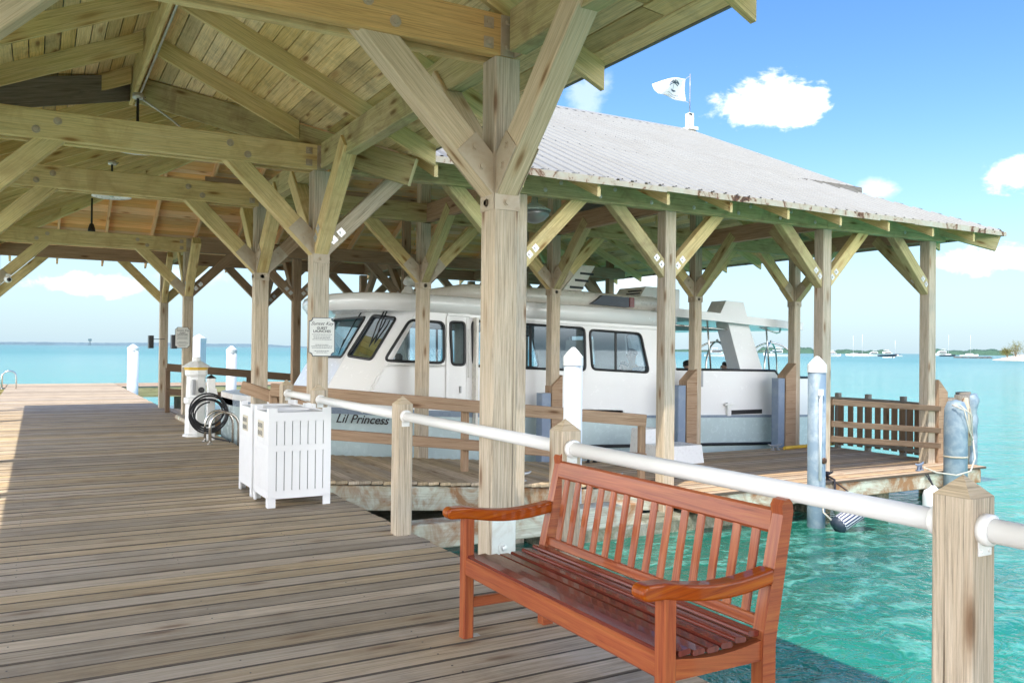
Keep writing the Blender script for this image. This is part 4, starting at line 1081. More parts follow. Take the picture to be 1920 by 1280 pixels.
# ------------------------------------------------------------------ fences
def ramp_fence(pts, label, nposts, mat, hand=None):
    t = thing('ramp_fence', label, 'fence', pts[0])
    a, b = V(pts[0]), V(pts[1])
    for k, (h0, h1) in enumerate(((.97, 1.10), (.42, .53))):
        m_ = MB(); m_.beam(a+V((0, 0, (h0+h1)/2)), b+V((0, 0, (h0+h1)/2)), .10, (h1-h0)*1.35, ch=.008); m_.build('rail', mat, t)
    for i in range(nposts):
        q = a.lerp(b, (i+.02)/(nposts-1) if nposts > 1 else 0) if i < nposts-1 else b
        m_ = MB(); m_.beam(q+V((.0, .09, -.25)), q+V((.0, .09, 1.02)), .10, .08, (0, 1, 0)); m_.build('post', mat, t)
    return t
ramp_fence([(2.85, 11.9, -.08), (7.9, 9.95, -.52)], 'two rail weathered brown fence running diagonally down the near ramp', 3, M['brown'])
ramp_fence([(2.62, 20.9, 0.02), (8.0, 20.3, -.44)], 'two rail dark brown fence on the far ramp against the sea', 4, M['darkbrown'])
m_ = MB(); m_.box(2.58, 2.76, 15.9, 19.2, .0, .09, ch=.02); tag(m_.build('edge_board', M['paintwood']), 'pale board lying along the walkway edge behind the power pedestal', 'board')
m_ = MB(); m_.beam((2.55, 12.35, .98), (3.3, 11.75, .70), .05, .17); tag(m_.build('loose_board', M['brown']), 'short sloping board beside the post behind the white bins', 'board')
# picket fence on the dock end
pf = thing('picket_fence', 'brown picket fence closing the right end of the dock', 'fence', (14.55, 11.2, -.44))
def pfx(y): return 14.62+.35*math.sin(math.pi*(y-9.8)/3.1)
n = 15
for i in range(n):
    y = 9.9+2.85*i/(n-1); x = pfx(y)
    m_ = MB(); m_.beam((x, y, -.40), (x, y, .60), .022, .135, (0, 1, 0)); m_.build('picket', M['darkbrown'], pf)
for y in (10.0, 10.75, 11.6, 12.25):
    m_ = MB(); m_.beam((pfx(y)+.07, y, -.6), (pfx(y)+.07, y, .70), .10, .10, (0, 1, 0)); m_.build('post', M['grey_end'], pf)
for z in (.58, -.32):
    m_ = MB(); pts = [(pfx(9.9+2.85*k/8)-.035, 9.9+2.85*k/8, z) for k in range(9)]
    for a, b in zip(pts, pts[1:]): m_.beam(a, b, .04, .075)
    m_.build('rail', M['grey_end'], pf)
sr = thing('side_rails', 'three weathered horizontal rails between the two right hand dock posts', 'railing', (13, 9.62, -.4))
for z0, z1 in ((.73, .55), (.37, .15), (.12, -.13)):
    m_ = MB(); m_.beam((11.0, 12.55, z0), (11.5, 9.62+.25, z0), .04, .12) if False else m_.beam((11.55, 9.62, z0), (14.42, 9.60, z1), .045, .10, ch=.008); m_.build('rail', M['darkbrown'], sr)

# ------------------------------------------------------------------ cleats
def cleat(x, y, z, label, mat, a=0):
    t = thing('dock_cleat', label, 'cleat', (x, y, z), 'dock cleats')
    m_ = MB(); d = V((math.cos(a), math.sin(a), 0)); c = V((x, y, z))
    m_.tube([c-d*.19+V((0, 0, .125)), c-d*.15+V((0, 0, .105)), c-d*.06+V((0, 0, .095)), c+d*.06+V((0, 0, .095)), c+d*.15+V((0, 0, .105)), c+d*.19+V((0, 0, .125))], .02, 8, rs=[.012, .018, .024, .024, .018, .012]); m_.build('horn', mat, t)
    m_ = MB()
    for s_ in (-1, 1): m_.tube([c+d*.055*s_+V((0, 0, .095)), c+d*.07*s_], .02, 8, rs=[.018, .028]); m_.lathe([(.045, 0), (.045, .012), (.02, .016)], c+d*.075*s_, 10)
    m_.build('base', mat, t); return t
cleat(5.72, 9.92, -.235, 'galvanised cleat on the ramp edge right of the big front post', M['galv'])
cleat(7.30, 9.95, -.365, 'galvanised cleat on the ramp edge above the bench back', M['galv'])
cleat(8.6, 12.35, -.437, 'dark cleat on the dock behind the pale blue piling', M['darkmetal'])
cleat(13.1, 12.3, -.437, 'dark cleat on the dock by the yellow pole', M['greymetal'])
cleat(13.15, 9.12, -.437, 'rope wrapped cleat on the right end of the dock', M['bluewood'], .3)
t = cleat(10.75, 9.08, -.437, 'black cleat with dark rope right of the dock corner piling', M['darkmetal'])
m_ = MB(); c0 = V((10.75, 9.08, -.35))
m_.tube([c0+V((.06*math.sin(k*1.3), .05*math.cos(k*1.3), .02+.012*math.sin(k*2.1)))+V((.012*(k % 5), 0, 0)) for k in range(30)], .018, 6)
m_.tube([c0, c0+V((.03, -.16, -.06)), c0+V((.02, -.19, -.30)), c0+V((-.20, -.3, -.45))], .018, 6);
tag(m_.build('dark_rope', M['darkrope']), 'dark rope bundled on the black cleat and hanging over the edge', 'rope')
# yellow pole and white steps
m_ = MB(); m_.tube([(13.3, 12.25, -.40), (14.6, 12.35, -.39)], .035, 10); m_.tube([(14.6, 12.35, -.39), (14.9, 12.37, -.39)], .045, 10); tag(m_.build('boat_pole', M['yellow']), 'yellow pole lying on the dock under the picket fence', 'pole')
st = thing('boarding_steps', 'white two tread boarding steps on the dock by the launch', 'steps', (10.0, 11.9, -.44))
def trap(x0, x1, y0, y1, z0, z1, k=.03):
    m_ = MB(); b_ = [V((x0, y0, z0)), V((x1, y0, z0)), V((x1, y1, z0)), V((x0, y1, z0))]; t_ = [V((x0+k, y0+k, z1)), V((x1-k, y0+k, z1)), V((x1-k, y1-k, z1)), V((x0+k, y1-k, z1))]
    n = len(m_.v); m_.v += b_+t_
    m_.face([n+3, n+2, n+1, n], [(0, 0)]*4); m_.face([n+4, n+5, n+6, n+7], [(0, 0)]*4)
    for i in range(4): j = (i+1) % 4; m_.face([n+i, n+j, n+4+j, n+4+i], [(0, 0)]*4)
    return m_
trap(9.52, 10.42, 11.45, 12.1, -.438, -.12).build('lower_step', M['white'], st); trap(9.55, 10.05, 12.1, 12.5, -.438, .13).build('upper_step', M['white'], st)

# ------------------------------------------------------------------ fenders
t = thing('boat_fender', 'navy and white striped cylinder fender hung on the dock corner piling', 'fender', (10.15, 8.40, -.75), 'boat fenders')
a = V((9.98, 8.24, -.94)); b = V((10.50, 8.06, -.60)); d = (b-a).normalized()
m_ = MB(); L = (b-a).length; m_.lathe([(.0, 0), (.06, .005), (.115, .06), (.125, .10), (.125, L-.1), (.115, L-.05), (.05, L), (0, L)], a, 24, d); m_.build('body', M['striped'], t)
m_ = MB(); m_.lathe([(.0, -.012), (.10, -.002), (.122, .055), (.127, .085), (.127, .09)], a, 24, d); m_.build('end_cap', M['seadark'], t)
m_ = MB(); m_.tube([b, b+V((-.15, .02, .12)), V((10.0, 8.43, -.50)), V((9.88, 8.47, -.45))], .011, 6); m_.tube([a+V((0, 0, .05)), V((9.92, 8.40, -.75)), V((9.90, 8.43, -.46))], .014, 6); m_.build('lanyard', M['rope'], t)
t = thing('boat_fender', 'round pale green ball fender floating behind the striped fender', 'fender', (10.85, 8.72, -.85), 'boat fenders')
m_ = MB(); m_.ball((10.85, 8.72, -.80), .23, (1, 1, 1.02), 24, 16); m_.build('body', M['fender_green'], t)
m_ = MB(); m_.tube([(10.85, 8.72, -.57), (10.8, 8.9, -.46)], .01, 6); m_.build('lanyard', M['darkrope'], t)
t = thing('boat_fender', 'white fender hanging on black line under the dock right end', 'fender', (13.05, 8.86, -.9), 'boat fenders')
m_ = MB(); m_.lathe([(0, -.34), (.08, -.32), (.155, -.24), (.165, -.15), (.165, .12), (.14, .2), (.06, .25), (.03, .29), (0, .29)], (13.05, 8.80, -.93), 20); m_.build('body', M['fender_white'], t)
m_ = MB(); m_.tube([(13.05, 8.80, -.65), (13.02, 8.92, -.47), (13.08, 8.92, -.47), (13.05, 8.80, -.65)], .011, 6); m_.build('lanyard', M['darkrope'], t)

# ------------------------------------------------------------------ lamps, camera, flag
def pendant(x, y, zt, zb, label, dish=.26, lens=False):
    t = thing('pendant_lamp', label, 'lamp', (x, y, zt), 'shelter pendant lamps')
    m_ = MB(); m_.tube([(x, y, zt), (x, y, zb)], .016, 8); m_.build('stem', M['darkmetal'], t)
    m_ = MB(); m_.lathe([(.0, .03), (.06, .03), (.06, -.03), (0, -.03)], (x, y, zt), 12); m_.tube([(x, y, zt), (x+.05, y+.05, zt-.02), (x+.10, y+.2, zt+.05)], .012, 6); m_.build('junction_box', M['galv'], t)
    m_ = MB(); m_.lathe([(.05, .02), (.06, 0), (dish*.8, -.05), (dish, -.075), (dish, -.085), (dish*.8, -.06), (.05, -.015), (0, -.015)], (x, y, zb), 28); m_.build('shade', M['white'], t)
    m_ = MB(); m_.ball((x, y, zb-.04), .045); m_.build('bulb', M['lampglass'], t)
    return t
pendant(PX, 10.86, 4.50, 3.94, 'nearest dark stemmed pendant lamp under the shelter ridge end')
t = pendant(PX, 14.8, 4.45, 3.99, 'pendant lamp with white dish shade seen above the third tie beam', .29)
t = thing('pendant_lamp', 'farther black capsule lamp hanging on a thin stem before the orange boards', 'lamp', (PX, 20.5, 4.6), 'shelter pendant lamps')
m_ = MB(); m_.tube([(PX, 20.5, 4.75), (PX, 20.5, 4.1)], .02, 8); m_.build('stem', M['darkmetal'], t)
m_ = MB(); m_.lathe([(.0, .12), (.04, .11), (.07, .02), (.08, -.08), (0, -.09)], (PX, 20.5, 4.08), 14); m_.build('shade', M['darkmetal'], t)
t = thing('dome_lamp', 'big pale green rimmed dome lamp under the eave beam beside the front post', 'lamp', (6.15, 10.3, 3.55))
m_ = MB(); m_.lathe([(.04, .22), (.05, .12), (.23, .02), (.235, 0)], (6.15, 10.3, 3.52), 28); m_.build('rim', M['lampglass'], t)
m_ = MB(); m_.lathe([(.225, 0), (.20, -.07), (.13, -.14), (.05, -.17), (0, -.175)], (6.15, 10.3, 3.52), 28); m_.build('bowl', M['greymetal'], t)
m_ = MB(); m_.tube([(6.15, 10.3, 3.74), (6.15, 10.3, 4.10)], .02, 8); m_.build('stem', M['darkmetal'], t)
t = thing('security_camera', 'tiny white security camera on the brace at the far left', 'camera', (-.52, 19.45, 2.84))
m_ = MB(); m_.ball((-.52, 19.38, 2.83), .07); m_.build('dome', M['white'], t); m_ = MB(); m_.lathe([(.04, 0), (.03, .02), (0, .025)], (-.50, 19.32, 2.82), 12, (.3, -1, 0)); m_.build('lens', M['black'], t); m_ = MB(); m_.box(-.56, -.48, 19.40, 19.5, 2.86, 2.94); m_.build('bracket', M['white'], t)
# white conduit run along the underside of the ridge beam
m_ = MB(); m_.tube([(PX+.05, y, zpr-.385) for y in (-3, 3, 8, VY)], .012, 6); m_.tube([(PX+.02, 10.9, 4.5), (PX+.35, 11.0, 4.34), (PX+.7, 11.1, 4.12), (PX+1.4, 10.8, 4.05)], .012, 6)
m_.build('conduit', M['galv'], shelter)

fl = thing('flagpole', 'slim flagpole in a pale bracket box on the roof ridge', 'flagpole', (14.22, YR, 7.05))
m_ = MB(); m_.tube([(14.22, YR, 7.45), (14.22, YR, 8.52)], .013, 8); m_.build('pole', M['greymetal'], fl)
m_ = MB(); m_.box(14.14, 14.29, YR-.08, YR+.08, 7.14, 7.52, ch=.006); m_.box(14.08, 14.36, YR-.16, YR+.16, zr+.03, 7.17, ch=.006); m_.build('bracket_box', M['gelcream'], fl)
m_ = MB(); m_.box(14.125, 14.21, YR-.10, YR-.082, 7.46, 7.50); m_.box(14.125, 14.21, YR-.10, YR-.082, 7.17, 7.21); m_.build('clamp', M['darkmetal'], fl)
FW, FH = 1.0, .58
def fpt(u, v, off=0):
    # u 0 at the hoist, 1 at the fly; v 0 bottom, 1 top
    hu = 1-.20*math.sin(math.pi*v)*max(0, 1-u*1.6)*.5
    x = 14.10-u*FW*hu-.03*(1-abs(2*v-1))*(1-u)
    z = 7.80+FH*v*(1-.22*u)+.05*math.sin(u*3.2)*(.4+.6*v)-.16*u*v+.02*u
    y = YR+.14*math.sin(u*5.2+v*2.2)*(.25+u)+.05*math.sin(u*9-v*4)*u
    return V((x, y+off, z))
m_ = MB(); nu, nv = 30, 14; b0 = 0
for i in range(nu+1):
    for j in range(nv+1): m_.v.append(fpt(i/nu, j/nv))
for i in range(nu):
    for j in range(nv): k = i*(nv+1)+j; m_.face([k, k+nv+1, k+nv+2, k+1], [(0, 0)]*4, True)
fg = thing('flag', 'white flag with a dark palm emblem flying from the roof pole', 'flag', (14.10, YR, 7.8))
cloth = m_.build('cloth', M['flagcloth'], fg); so_ = cloth.modifiers.new('thick', 'SOLIDIFY'); so_.thickness = .004
m_ = MB()
def strip(pts, w_):
    for (u0_, v0_), (u1_, v1_) in zip(pts, pts[1:]):
        k = 5
        for q in range(k):
            a_ = (u0_+(u1_-u0_)*q/k, v0_+(v1_-v0_)*q/k); b_ = (u0_+(u1_-u0_)*(q+1)/k, v0_+(v1_-v0_)*(q+1)/k)
            du, dv = b_[0]-a_[0], b_[1]-a_[1]; L = math.hypot(du*FW, dv*FH) or 1; nu_, nv_ = -dv*FH/L*w_/FW, du*FW/L*w_/FH
            P = [fpt(a_[0]-nu_, a_[1]-nv_, -.006), fpt(b_[0]-nu_, b_[1]-nv_, -.006), fpt(b_[0]+nu_, b_[1]+nv_, -.006), fpt(a_[0]+nu_, a_[1]+nv_, -.006)]
            m_.quad(*P)
strip([(.42, .42), (.44, .62), (.43, .80)], .008)
for an in (20, 60, 100, 140, 175, 205, 340): strip([(.43, .76), (.43+.10*math.cos(rad(an)), .76+.14*math.sin(rad(an))), (.43+.19*math.cos(rad(an)), .76+.15*math.sin(rad(an))-.06)], .013)
strip([(.30, .40), (.56, .40)], .016); strip([(.36, .36), (.50, .36)], .01)
strip([(.22, .72), (.27, .80), (.31, .74)], .01); strip([(.58, .62), (.66, .58), (.70, .64)], .008)
m_.build('palm_emblem', M['seadark'], fg)
m_ = MB()
for v_ in (.20, .10):
    u_ = .22 if v_ > .15 else .30
    while u_ < (.70 if v_ > .15 else .62): w__ = R.uniform(.015, .035); strip([(u_, v_), (u_+w__, v_)], .012); u_ += w__+.016
m_.build('lettering', M['greyink'], fg)
m_ = MB(); m_.tube([fpt(0, 1), (14.215, YR, 8.47)], .006, 5); m_.tube([fpt(0, 0), (14.215, YR, 7.79)], .006, 5); m_.build('halyard', M['rope'], fg)

# ------------------------------------------------------------------ the launch in the slip
YC = 15.4; NY = 13.3; FY = 2*YC-NY
boat = thing('passenger_launch', 'white passenger launch with raked black framed windows docked bow in under the shelter', 'boat', (9.5, YC, -.5))
mir = lambda p: V((p[0], 2*YC-p[1], p[2]))
zs = lambda x: .57-.050*(x-4.3) if x < 12 else .185-.012*(x-12)     # sheer line
st_ = [(2.92, .55, .30), (3.05, 1.05, .75), (3.4, 1.55, 1.25), (4.0, 1.92, 1.7), (4.8, 2.10, 1.95), (6.5, 2.13, 2.05), (10, 2.13, 2.07), (15.4, 2.10, 2.05)]
def hull_strip(z0, z1, off=0.0, capped=False, flare=True):
    m_ = MB(); rows_ = []
    for x, ht, hb in st_:
        a, b = z0(x), z1(x)
        k = lambda z: hb+(ht-hb)*min(1, max(0, (z+1.4)/(zs(x)+1.4)))
        rows_.append((x, k(a)+off, a, k(b)+off, b))
    n = len(rows_); P = []
    for x, ka, a, kb, b in rows_: P.append((V((x, YC-ka, a)), V((x, YC-kb, b)), V((x, YC+kb, b)), V((x, YC+ka, a))))
    for p, q in zip(P, P[1:]):
        m_.quad(p[0], q[0], q[1], p[1], smooth=True); m_.quad(q[3], p[3], p[2], q[2], smooth=True)
        if capped: m_.quad(p[1], q[1], q[2], p[2])
    p = P[0]; m_.quad(p[3], p[0], p[1], p[2]); p = P[-1]; m_.quad(p[0], p[3], p[2], p[1])
    return m_
hull = hull_strip(lambda x: -1.5, lambda x: zs(x), capped=True).build('hull', M['hullpaint'], boat)
hull_strip(lambda x: zs(x)-.10 if x < 9 else zs(x)-.05, lambda x: zs(x)+.004, .012).build('stripe', M['bluestripe'], hull)
hull_strip(lambda x: zs(x), lambda x: zs(x)+.10, -.03, True).build('foredeck', M['gel'], boat)
m_ = MB(); m_.tube([(6.8+.35*k, YC-2.125, -.20-.033*.35*k) for k in range(24)], .032, 8); m_.tube([mir((6.8+.35*k, YC-2.125, -.20-.033*.35*k)) for k in range(24)], .032, 8); m_.build('rub_strake', M['black'], hull)
text_part('name_lettering', 'Lil Princess', .20, (4.66, NY-.055, .375), (1, 0, -.075), (.0, 0, 1), M['ink'], hull, .38, 'CENTER', .002, .004)

def rounded(poly, r_, k=4):
    out = []; n = len(poly)
    for i in range(n):
        p, a, b = V(poly[i]), V(poly[i-1]), V(poly[(i+1) % n])
        d0 = (a-p); d1 = (b-p); rr = min(r_, d0.length*.45, d1.length*.45)
        s, e = p+d0.normalized()*rr, p+d1.normalized()*rr
        for j in range(k+1):
            t = j/k; out.append(s*(1-t)**2+p*2*t*(1-t)+e*t*t)
    return out
def panel(name, outer, holes, mat, inward, parent, th=.05, fr=.026, glass=True):
    """planar wall with window openings, rubber frames and panes"""
    bm = bmesh.new(); edges = []
    for loop in [outer]+holes:
        vs = [bm.verts.new(V(p)) for p in loop]
        for i in range(len(vs)): edges.append(bm.edges.new((vs[i], vs[(i+1) % len(vs)])))
    bmesh.ops.triangle_fill(bm, use_beauty=True, use_dissolve=False, edges=edges)
    inw = V(inward).normalized()
    geom = bmesh.ops.extrude_face_region(bm, geom=bm.faces[:])
    bmesh.ops.translate(bm, verts=[g for g in geom['geom'] if isinstance(g, bmesh.types.BMVert)], vec=inw*th)
    bmesh.ops.recalc_face_normals(bm, faces=bm.faces[:])
    off = parent.location
    bmesh.ops.translate(bm, verts=bm.verts[:], vec=-V(off))
    me = bpy.data.meshes.new(name); bm.to_mesh(me); bm.free(); me.materials.append(mat)
    o = bpy.data.objects.new(name, me); COL.objects.link(o); o.parent = parent
    for h in holes:
        m_ = MB(); hh = [V(p)-inw*.008 for p in h]; m_.tube(hh, fr, 6, True); wf = m_.build('window_frame', M['black'], o)
        if glass:
            m_ = MB(); P = [V(p)+inw*.02 for p in h]; n = len(m_.v); m_.v += P; m_.face(list(range(n, n+len(P))), [(0, 0)]*len(P)); m_.build('pane', M['glass'], o)
    return o
def lx(z, X0, X1, z0, z1): return X0+(X1-X0)*(z-z0)/(z1-z0)
zb, zt = .50, 2.36
nb, nt_ = (4.65, NY, zb), (5.74, NY, zt)                    # near corner post
cb, ct_ = (4.19, 14.35, zb), (5.30, 14.35, zt)              # centre corner
aftb, aftt = (11.5, NY, .20), (11.18, NY, 2.22)
W = []
W.append(rounded([(5.50, NY, 2.035), (6.13, NY, 2.005), (6.14, NY, 1.305), (5.05, NY, 1.345)], .10))
W.append(rounded([(6.25, NY, 2.02), (6.53, NY, 2.015), (6.54, NY, 1.27), (6.30, NY, 1.275)], .07))
W.append(rounded([(6.68, NY, 2.05), (9.07, NY, 1.97), (9.10, NY, 1.165), (6.71, NY, 1.255)], .10))
W.append(rounded([(9.19, NY, 1.94), (10.41, NY, 1.89), (10.63, NY, 1.12), (9.26, NY, 1.19)], .10))
side = [nb, nt_, aftt, aftb]
wallm = M['gel']
pn = panel('side_wall', side, W, wallm, (0, 1, 0), boat)
pf_ = panel('side_wall', [mir(p) for p in side], [[mir(p) for p in h] for h in W], wallm, (0, -1, 0), boat)
ang = rounded([(5.215, 14.27, 2.115), (5.43, 13.70, 2.06), (5.00, 13.72, 1.335), (4.775, 14.31, 1.39)], .07)
nrm = (V(nb)-V(cb)).cross(V(ct_)-V(cb)).normalized()
if nrm.x > 0: nrm = -nrm
def proj(p):
    p = V(p); return p-nrm*(p-V(cb)).dot(nrm)
ang = [proj(p) for p in ang]
for mm in (lambda p: V(p), mir):
    q = -nrm if mm is not mir else V((-nrm.x, nrm.y, -nrm.z))
    panel('front_wall', [mm(p) for p in (nb, nt_, ct_, cb)], [[mm(p) for p in ang]], wallm, q, boat)
fx = lambda z: lx(z, 4.19, 5.30, zb, zt)
cen = rounded([(fx(2.1), 14.50, 2.1), (fx(2.1), 16.30, 2.1), (fx(1.38), 16.30, 1.38), (fx(1.38), 14.50, 1.38)], .08)
panel('windscreen_wall', [cb, ct_, mir(ct_), mir(cb)], [cen], wallm, (1, 0, -.6), boat)
panel('aft_wall', [(11.45, NY+.05, .2), (11.15, NY+.05, 2.22), (11.15, FY-.05, 2.22), (11.45, FY-.05, .2)], [rounded([(11.2, 13.8, 1.9), (11.2, 14.8, 1.9), (11.3, 14.8, 1.2), (11.3, 13.8, 1.2)], .06), rounded([(11.2, 16, 1.9), (11.2, 17, 1.9), (11.35, 17, .4), (11.35, 16, .4)], .06)], wallm, (-1, 0, 0), boat, fr=.02)
# window dividers
for yy, s_ in ((NY+.02, 1), (FY-.02, -1)):
    for x0, z0, z1 in ((9.83, 1.16, 1.93), (7.9, 1.21, 2.01)):
        m_ = MB(); m_.beam((x0, yy, z0), (x0-.01, yy, z1), .05, .03, (0, 1, 0)); m_.build('window_divider', M['black'], pn if s_ > 0 else pf_)
# door seam, aft drip mouldings
m_ = MB(); m_.beam((6.58, NY-.006, .55), (6.58, NY-.006, 2.16), .012, .012, (0, 1, 0)); m_.beam((6.20, NY-.02, .55), (6.20, NY-.02, 2.12), .05, .03, (0, 1, 0)); m_.beam((6.2, NY-.02, 2.145), (6.62, NY-.02, 2.14), .03, .05)
for q, z_ in ((.0, 2.10), (0, 2.19)): m_.beam((6.62, NY-.012, z_), (11.2, NY-.012, z_-.13), .025, .022)
m_.build('moulding', M['gel'], boat)
m_ = MB(); m_.tube([(4.72, NY-.02, .62), (4.86, NY-.10, 1.05), (5.02, NY-.12, 1.24), (5.15, NY-.12, 1.29), (5.9, NY-.12, 1.27), (6.12, NY-.06, 1.26), (6.15, NY-.01, 1.26)], .017, 8); m_.tube([(6.60, NY-.05, 1.05), (6.60, NY-.06, 1.9)], .012, 6); m_.build('handrail', M['white'], boat)
m_ = MB(); m_.beam((6.46, NY-.02, .78), (6.46, NY-.02, .90), .03, .03, (0, 1, 0)); m_.build('door_handle', M['greymetal'], boat)
# wipers
m_ = MB()
for base, tip in (((5.35, 14.02, 2.22), (5.05, 13.98, 1.55)), ((5.37, 13.93, 2.22), (5.12, 13.9, 1.62)), ((5.30, 14.9, 2.30), (4.85, 14.9, 1.55))):
    a = V(base)+nrm*.03; b = V(tip)+nrm*.03; m_.tube([a, a.lerp(b, .4)+nrm*.03, b], .012, 6); m_.tube([b+V((.05, 0, .14)), b-V((.05, 0, .14))], .009, 5)
m_.build('wiper', M['black'], boat)
# roof
def loft(outline, z0, z1, inset=.0, edge=.04):
    m_ = MB(); n = len(outline); c = V((sum(p[0] for p in outline)/n, sum(p[1] for p in outline)/n, 0))
    rings = []
    for k, (ins, fz) in enumerate(((edge*2.0+inset, 0), (.0, .35), (.0, .65), (edge, .92), (edge*2.5, 1.0))):
        ring = []
        for x, y in outline:
            d = (V((x, y, 0))-c); L = d.length; q = c+d*(1-ins/L)
            ring.append(V((q.x, q.y, z0(q.x)+(z1(q.x)-z0(q.x))*fz)))
        rings.append(ring)
    base = len(m_.v)
    for r_ in rings: m_.v += r_
    for i in range(len(rings)-1):
        for j in range(n):
            l = (j+1) % n; m_.face([base+i*n+j, base+i*n+l, base+(i+1)*n+l, base+(i+1)*n+j], [(0, 0)]*4, True)
    m_.face([base+j for j in range(n)][::-1], [(0, 0)]*n); m_.face([base+(len(rings)-1)*n+j for j in range(n)], [(0, 0)]*n)
    return m_
half = [(11.3, NY-.06), (9, NY-.08), (7, NY-.10), (6.0, NY-.10), (5.4, NY-.02), (4.95, 13.5), (4.68, 13.9), (4.52, 14.4), (4.45, 14.9), (4.42, YC)]
outl = half+[(x, 2*YC-y) for x, y in half[:-1]][::-1]
rb = lambda x: 2.20-.026*(x-5); rt = lambda x: 2.50-.026*(x-5)
loft(outl, rb, rt).build('roof', M['gel'], boat)
half = [(11.1, 13.55), (9, 13.55), (7.4, 13.6), (6.7, 13.75), (6.2, 14.1), (5.9, 14.7), (5.8, YC)]
outl = half+[(x, 2*YC-y) for x, y in half[:-1]][::-1]
loft(outl, lambda x: rt(x)-.03, lambda x: rt(x)+min(.31, max(.08, .08+.21*(x-5.8))), edge=.06).build('upper_coaming', M['gelcream'], boat)
m_ = MB(); m_.lathe([(.16, 0), (.13, .10), (.08, .16), (.07, .20), (0, .21)], (6.0, 14.6, 2.50), 16); m_.tube([(5.90, 14.5, 2.76), (6.00, 14.58, 2.80), (6.14, 14.7, 2.80), (6.25, 14.8, 2.76)], .09, 12, rs=[.05, .10, .10, .06]); m_.build('searchlight', M['white'], boat)
# louvred fin, light box and air conditioner on the roof
fin = MB(); fin.prism([(8.62, 13.75, 2.42), (9.12, 13.75, 2.42), (9.62, 13.75, 3.22), (9.30, 13.75, 3.22)], (0, .42, 0)); fo = fin.build('louvred_fin', M['gelcream'], boat)
m_ = MB()
for z in (2.78, 2.92, 3.06):
    xo = 8.62+(z-2.42)*.85; m_.beam((xo+.10, 13.748, z), (xo+.42, 13.748, z-.01), .012, .045)
m_.build('louvre', M['black'], fo)
m_ = MB(); m_.prism([(9.35, 13.46, 2.45), (10.25, 13.46, 2.41), (10.25, 13.46, 2.61), (9.62, 13.46, 2.63)], (0, .14, 0)); m_.build('light_box', M['seadark'], boat)
m_ = MB(); m_.box(10.26, 10.40, 13.46, 13.60, 2.42, 2.61, ch=.02); m_.build('red_lamp', plain('dark_red_lens', (.16, .02, .02), .3), boat)
m_ = MB(); m_.prism([(10.55, 13.7, 2.44), (11.75, 13.7, 2.40), (11.75, 13.7, 2.84), (10.86, 13.7, 2.87)], (0, .9, 0)); ao = m_.build('air_conditioner', M['gel'], boat)
m_ = MB()
for k in range(5):
    t = .25+.14*k; x = 10.55+.31*t; z = 2.44+.43*t
    m_.beam((x-.012, 13.76, z), (x-.012, 14.2, z), .02, .028)
m_.build('vent', M['darkmetal'], ao)
# aft canopy, arch, bulwark
ct2 = lambda x: 2.43-.055*(x-11); m_ = MB()
n = len(m_.v)
for x in (11.0, 14.9):
    m_.v += [V((x, 13.2, ct2(x)-.17)), V((x, 13.2, ct2(x))), V((x, 17.6, ct2(x))), V((x, 17.6, ct2(x)-.17))]
for i, j in ((0, 1), (1, 2), (2, 3), (3, 0)): m_.face([i, j, j+4, i+4], [(0, 0)]*4)
m_.face([3, 2, 1, 0], [(0, 0)]*4); m_.face([4, 5, 6, 7], [(0, 0)]*4); m_.build('aft_canopy', M['gel'], boat)
m_ = MB(); m_.quad((11.3, 13.5, ct2(11.3)-.30), (13.2, 13.5, ct2(13.2)-.30), (13.2, 16.5, ct2(13.2)-.26), (11.3, 16.5, ct2(11.3)-.26)); o = m_.build('canopy_liner', M['canopy'], boat)
m_ = MB(); m_.tube([(11.25, 13.5, 2.10), (13.0, 13.5, 2.02), (13.2, 13.6, 2.06), (13.2, 13.6, 2.2)], .02, 8); m_.tube([(11.25, 16, 2.12), (13.1, 16, 2.03)], .02, 8); m_.tube([(13.9, 13.6, 2.12), (14.5, 13.6, 1.98), (14.6, 13.6, 2.0), (14.62, 13.6, 2.12)], .018, 8)
for x in (12.35, 14.05, 14.8): m_.tube([(x, 13.38, 1.1), (x-.12, 13.38, 2.2)], .018, 8); m_.tube([(x, 17.4, 1.1), (x-.12, 17.4, 2.2)], .018, 8)
m_.build('canopy_frame', M['chrome'], boat)
for yy in (13.42, FY-.12-.38):
    m_ = MB(); m_.prism([(12.62, yy, ct2(12.7)-.0), (13.42, yy, ct2(13.4)-.0), (13.30, yy, 2.62), (12.80, yy, 2.64)], (0, .45, 0)); m_.prism([(13.24, yy, 1.12), (13.90, yy, 1.12), (13.46, yy, ct2(13.4)-.168), (12.86, yy, ct2(12.8)-.168)], (0, .38, 0)); m_.build('arch_leg', M['gel'], boat)
for yy, s_ in ((NY+.02, 1), (FY-.02, -1)):
    m_ = MB(); P = [(11.42, yy, zs(11.4)), (15.38, yy, zs(15.3)), (15.38, yy, .98), (14.32, yy, .99), (14.17, yy, 1.13), (11.3, yy, 1.17)]
    m_.prism(P if s_ > 0 else P[::-1], (0, .06*s_, 0)); bw = m_.build('bulwark', M['gel'], boat)
    m_ = MB(); m_.tube([(11.32, yy, 1.185), (14.15, yy, 1.145), (14.31, yy, 1.0), (15.38, yy, .985)], .026, 8); m_.build('cap_rail', M['black'], bw)
m_ = MB(); m_.prism([(15.33, NY+.1, .15), (15.33, FY-.1, .15), (15.33, FY-.1, .98), (15.33, NY+.1, .98)], (.06, 0, 0)); m_.build('transom', M['gel'], boat)
m_ = MB(); m_.box(12.85, 13.75, NY-.005, NY+.01, .22, .31, ch=.002); m_.build('scupper', M['darkmetal'], boat)
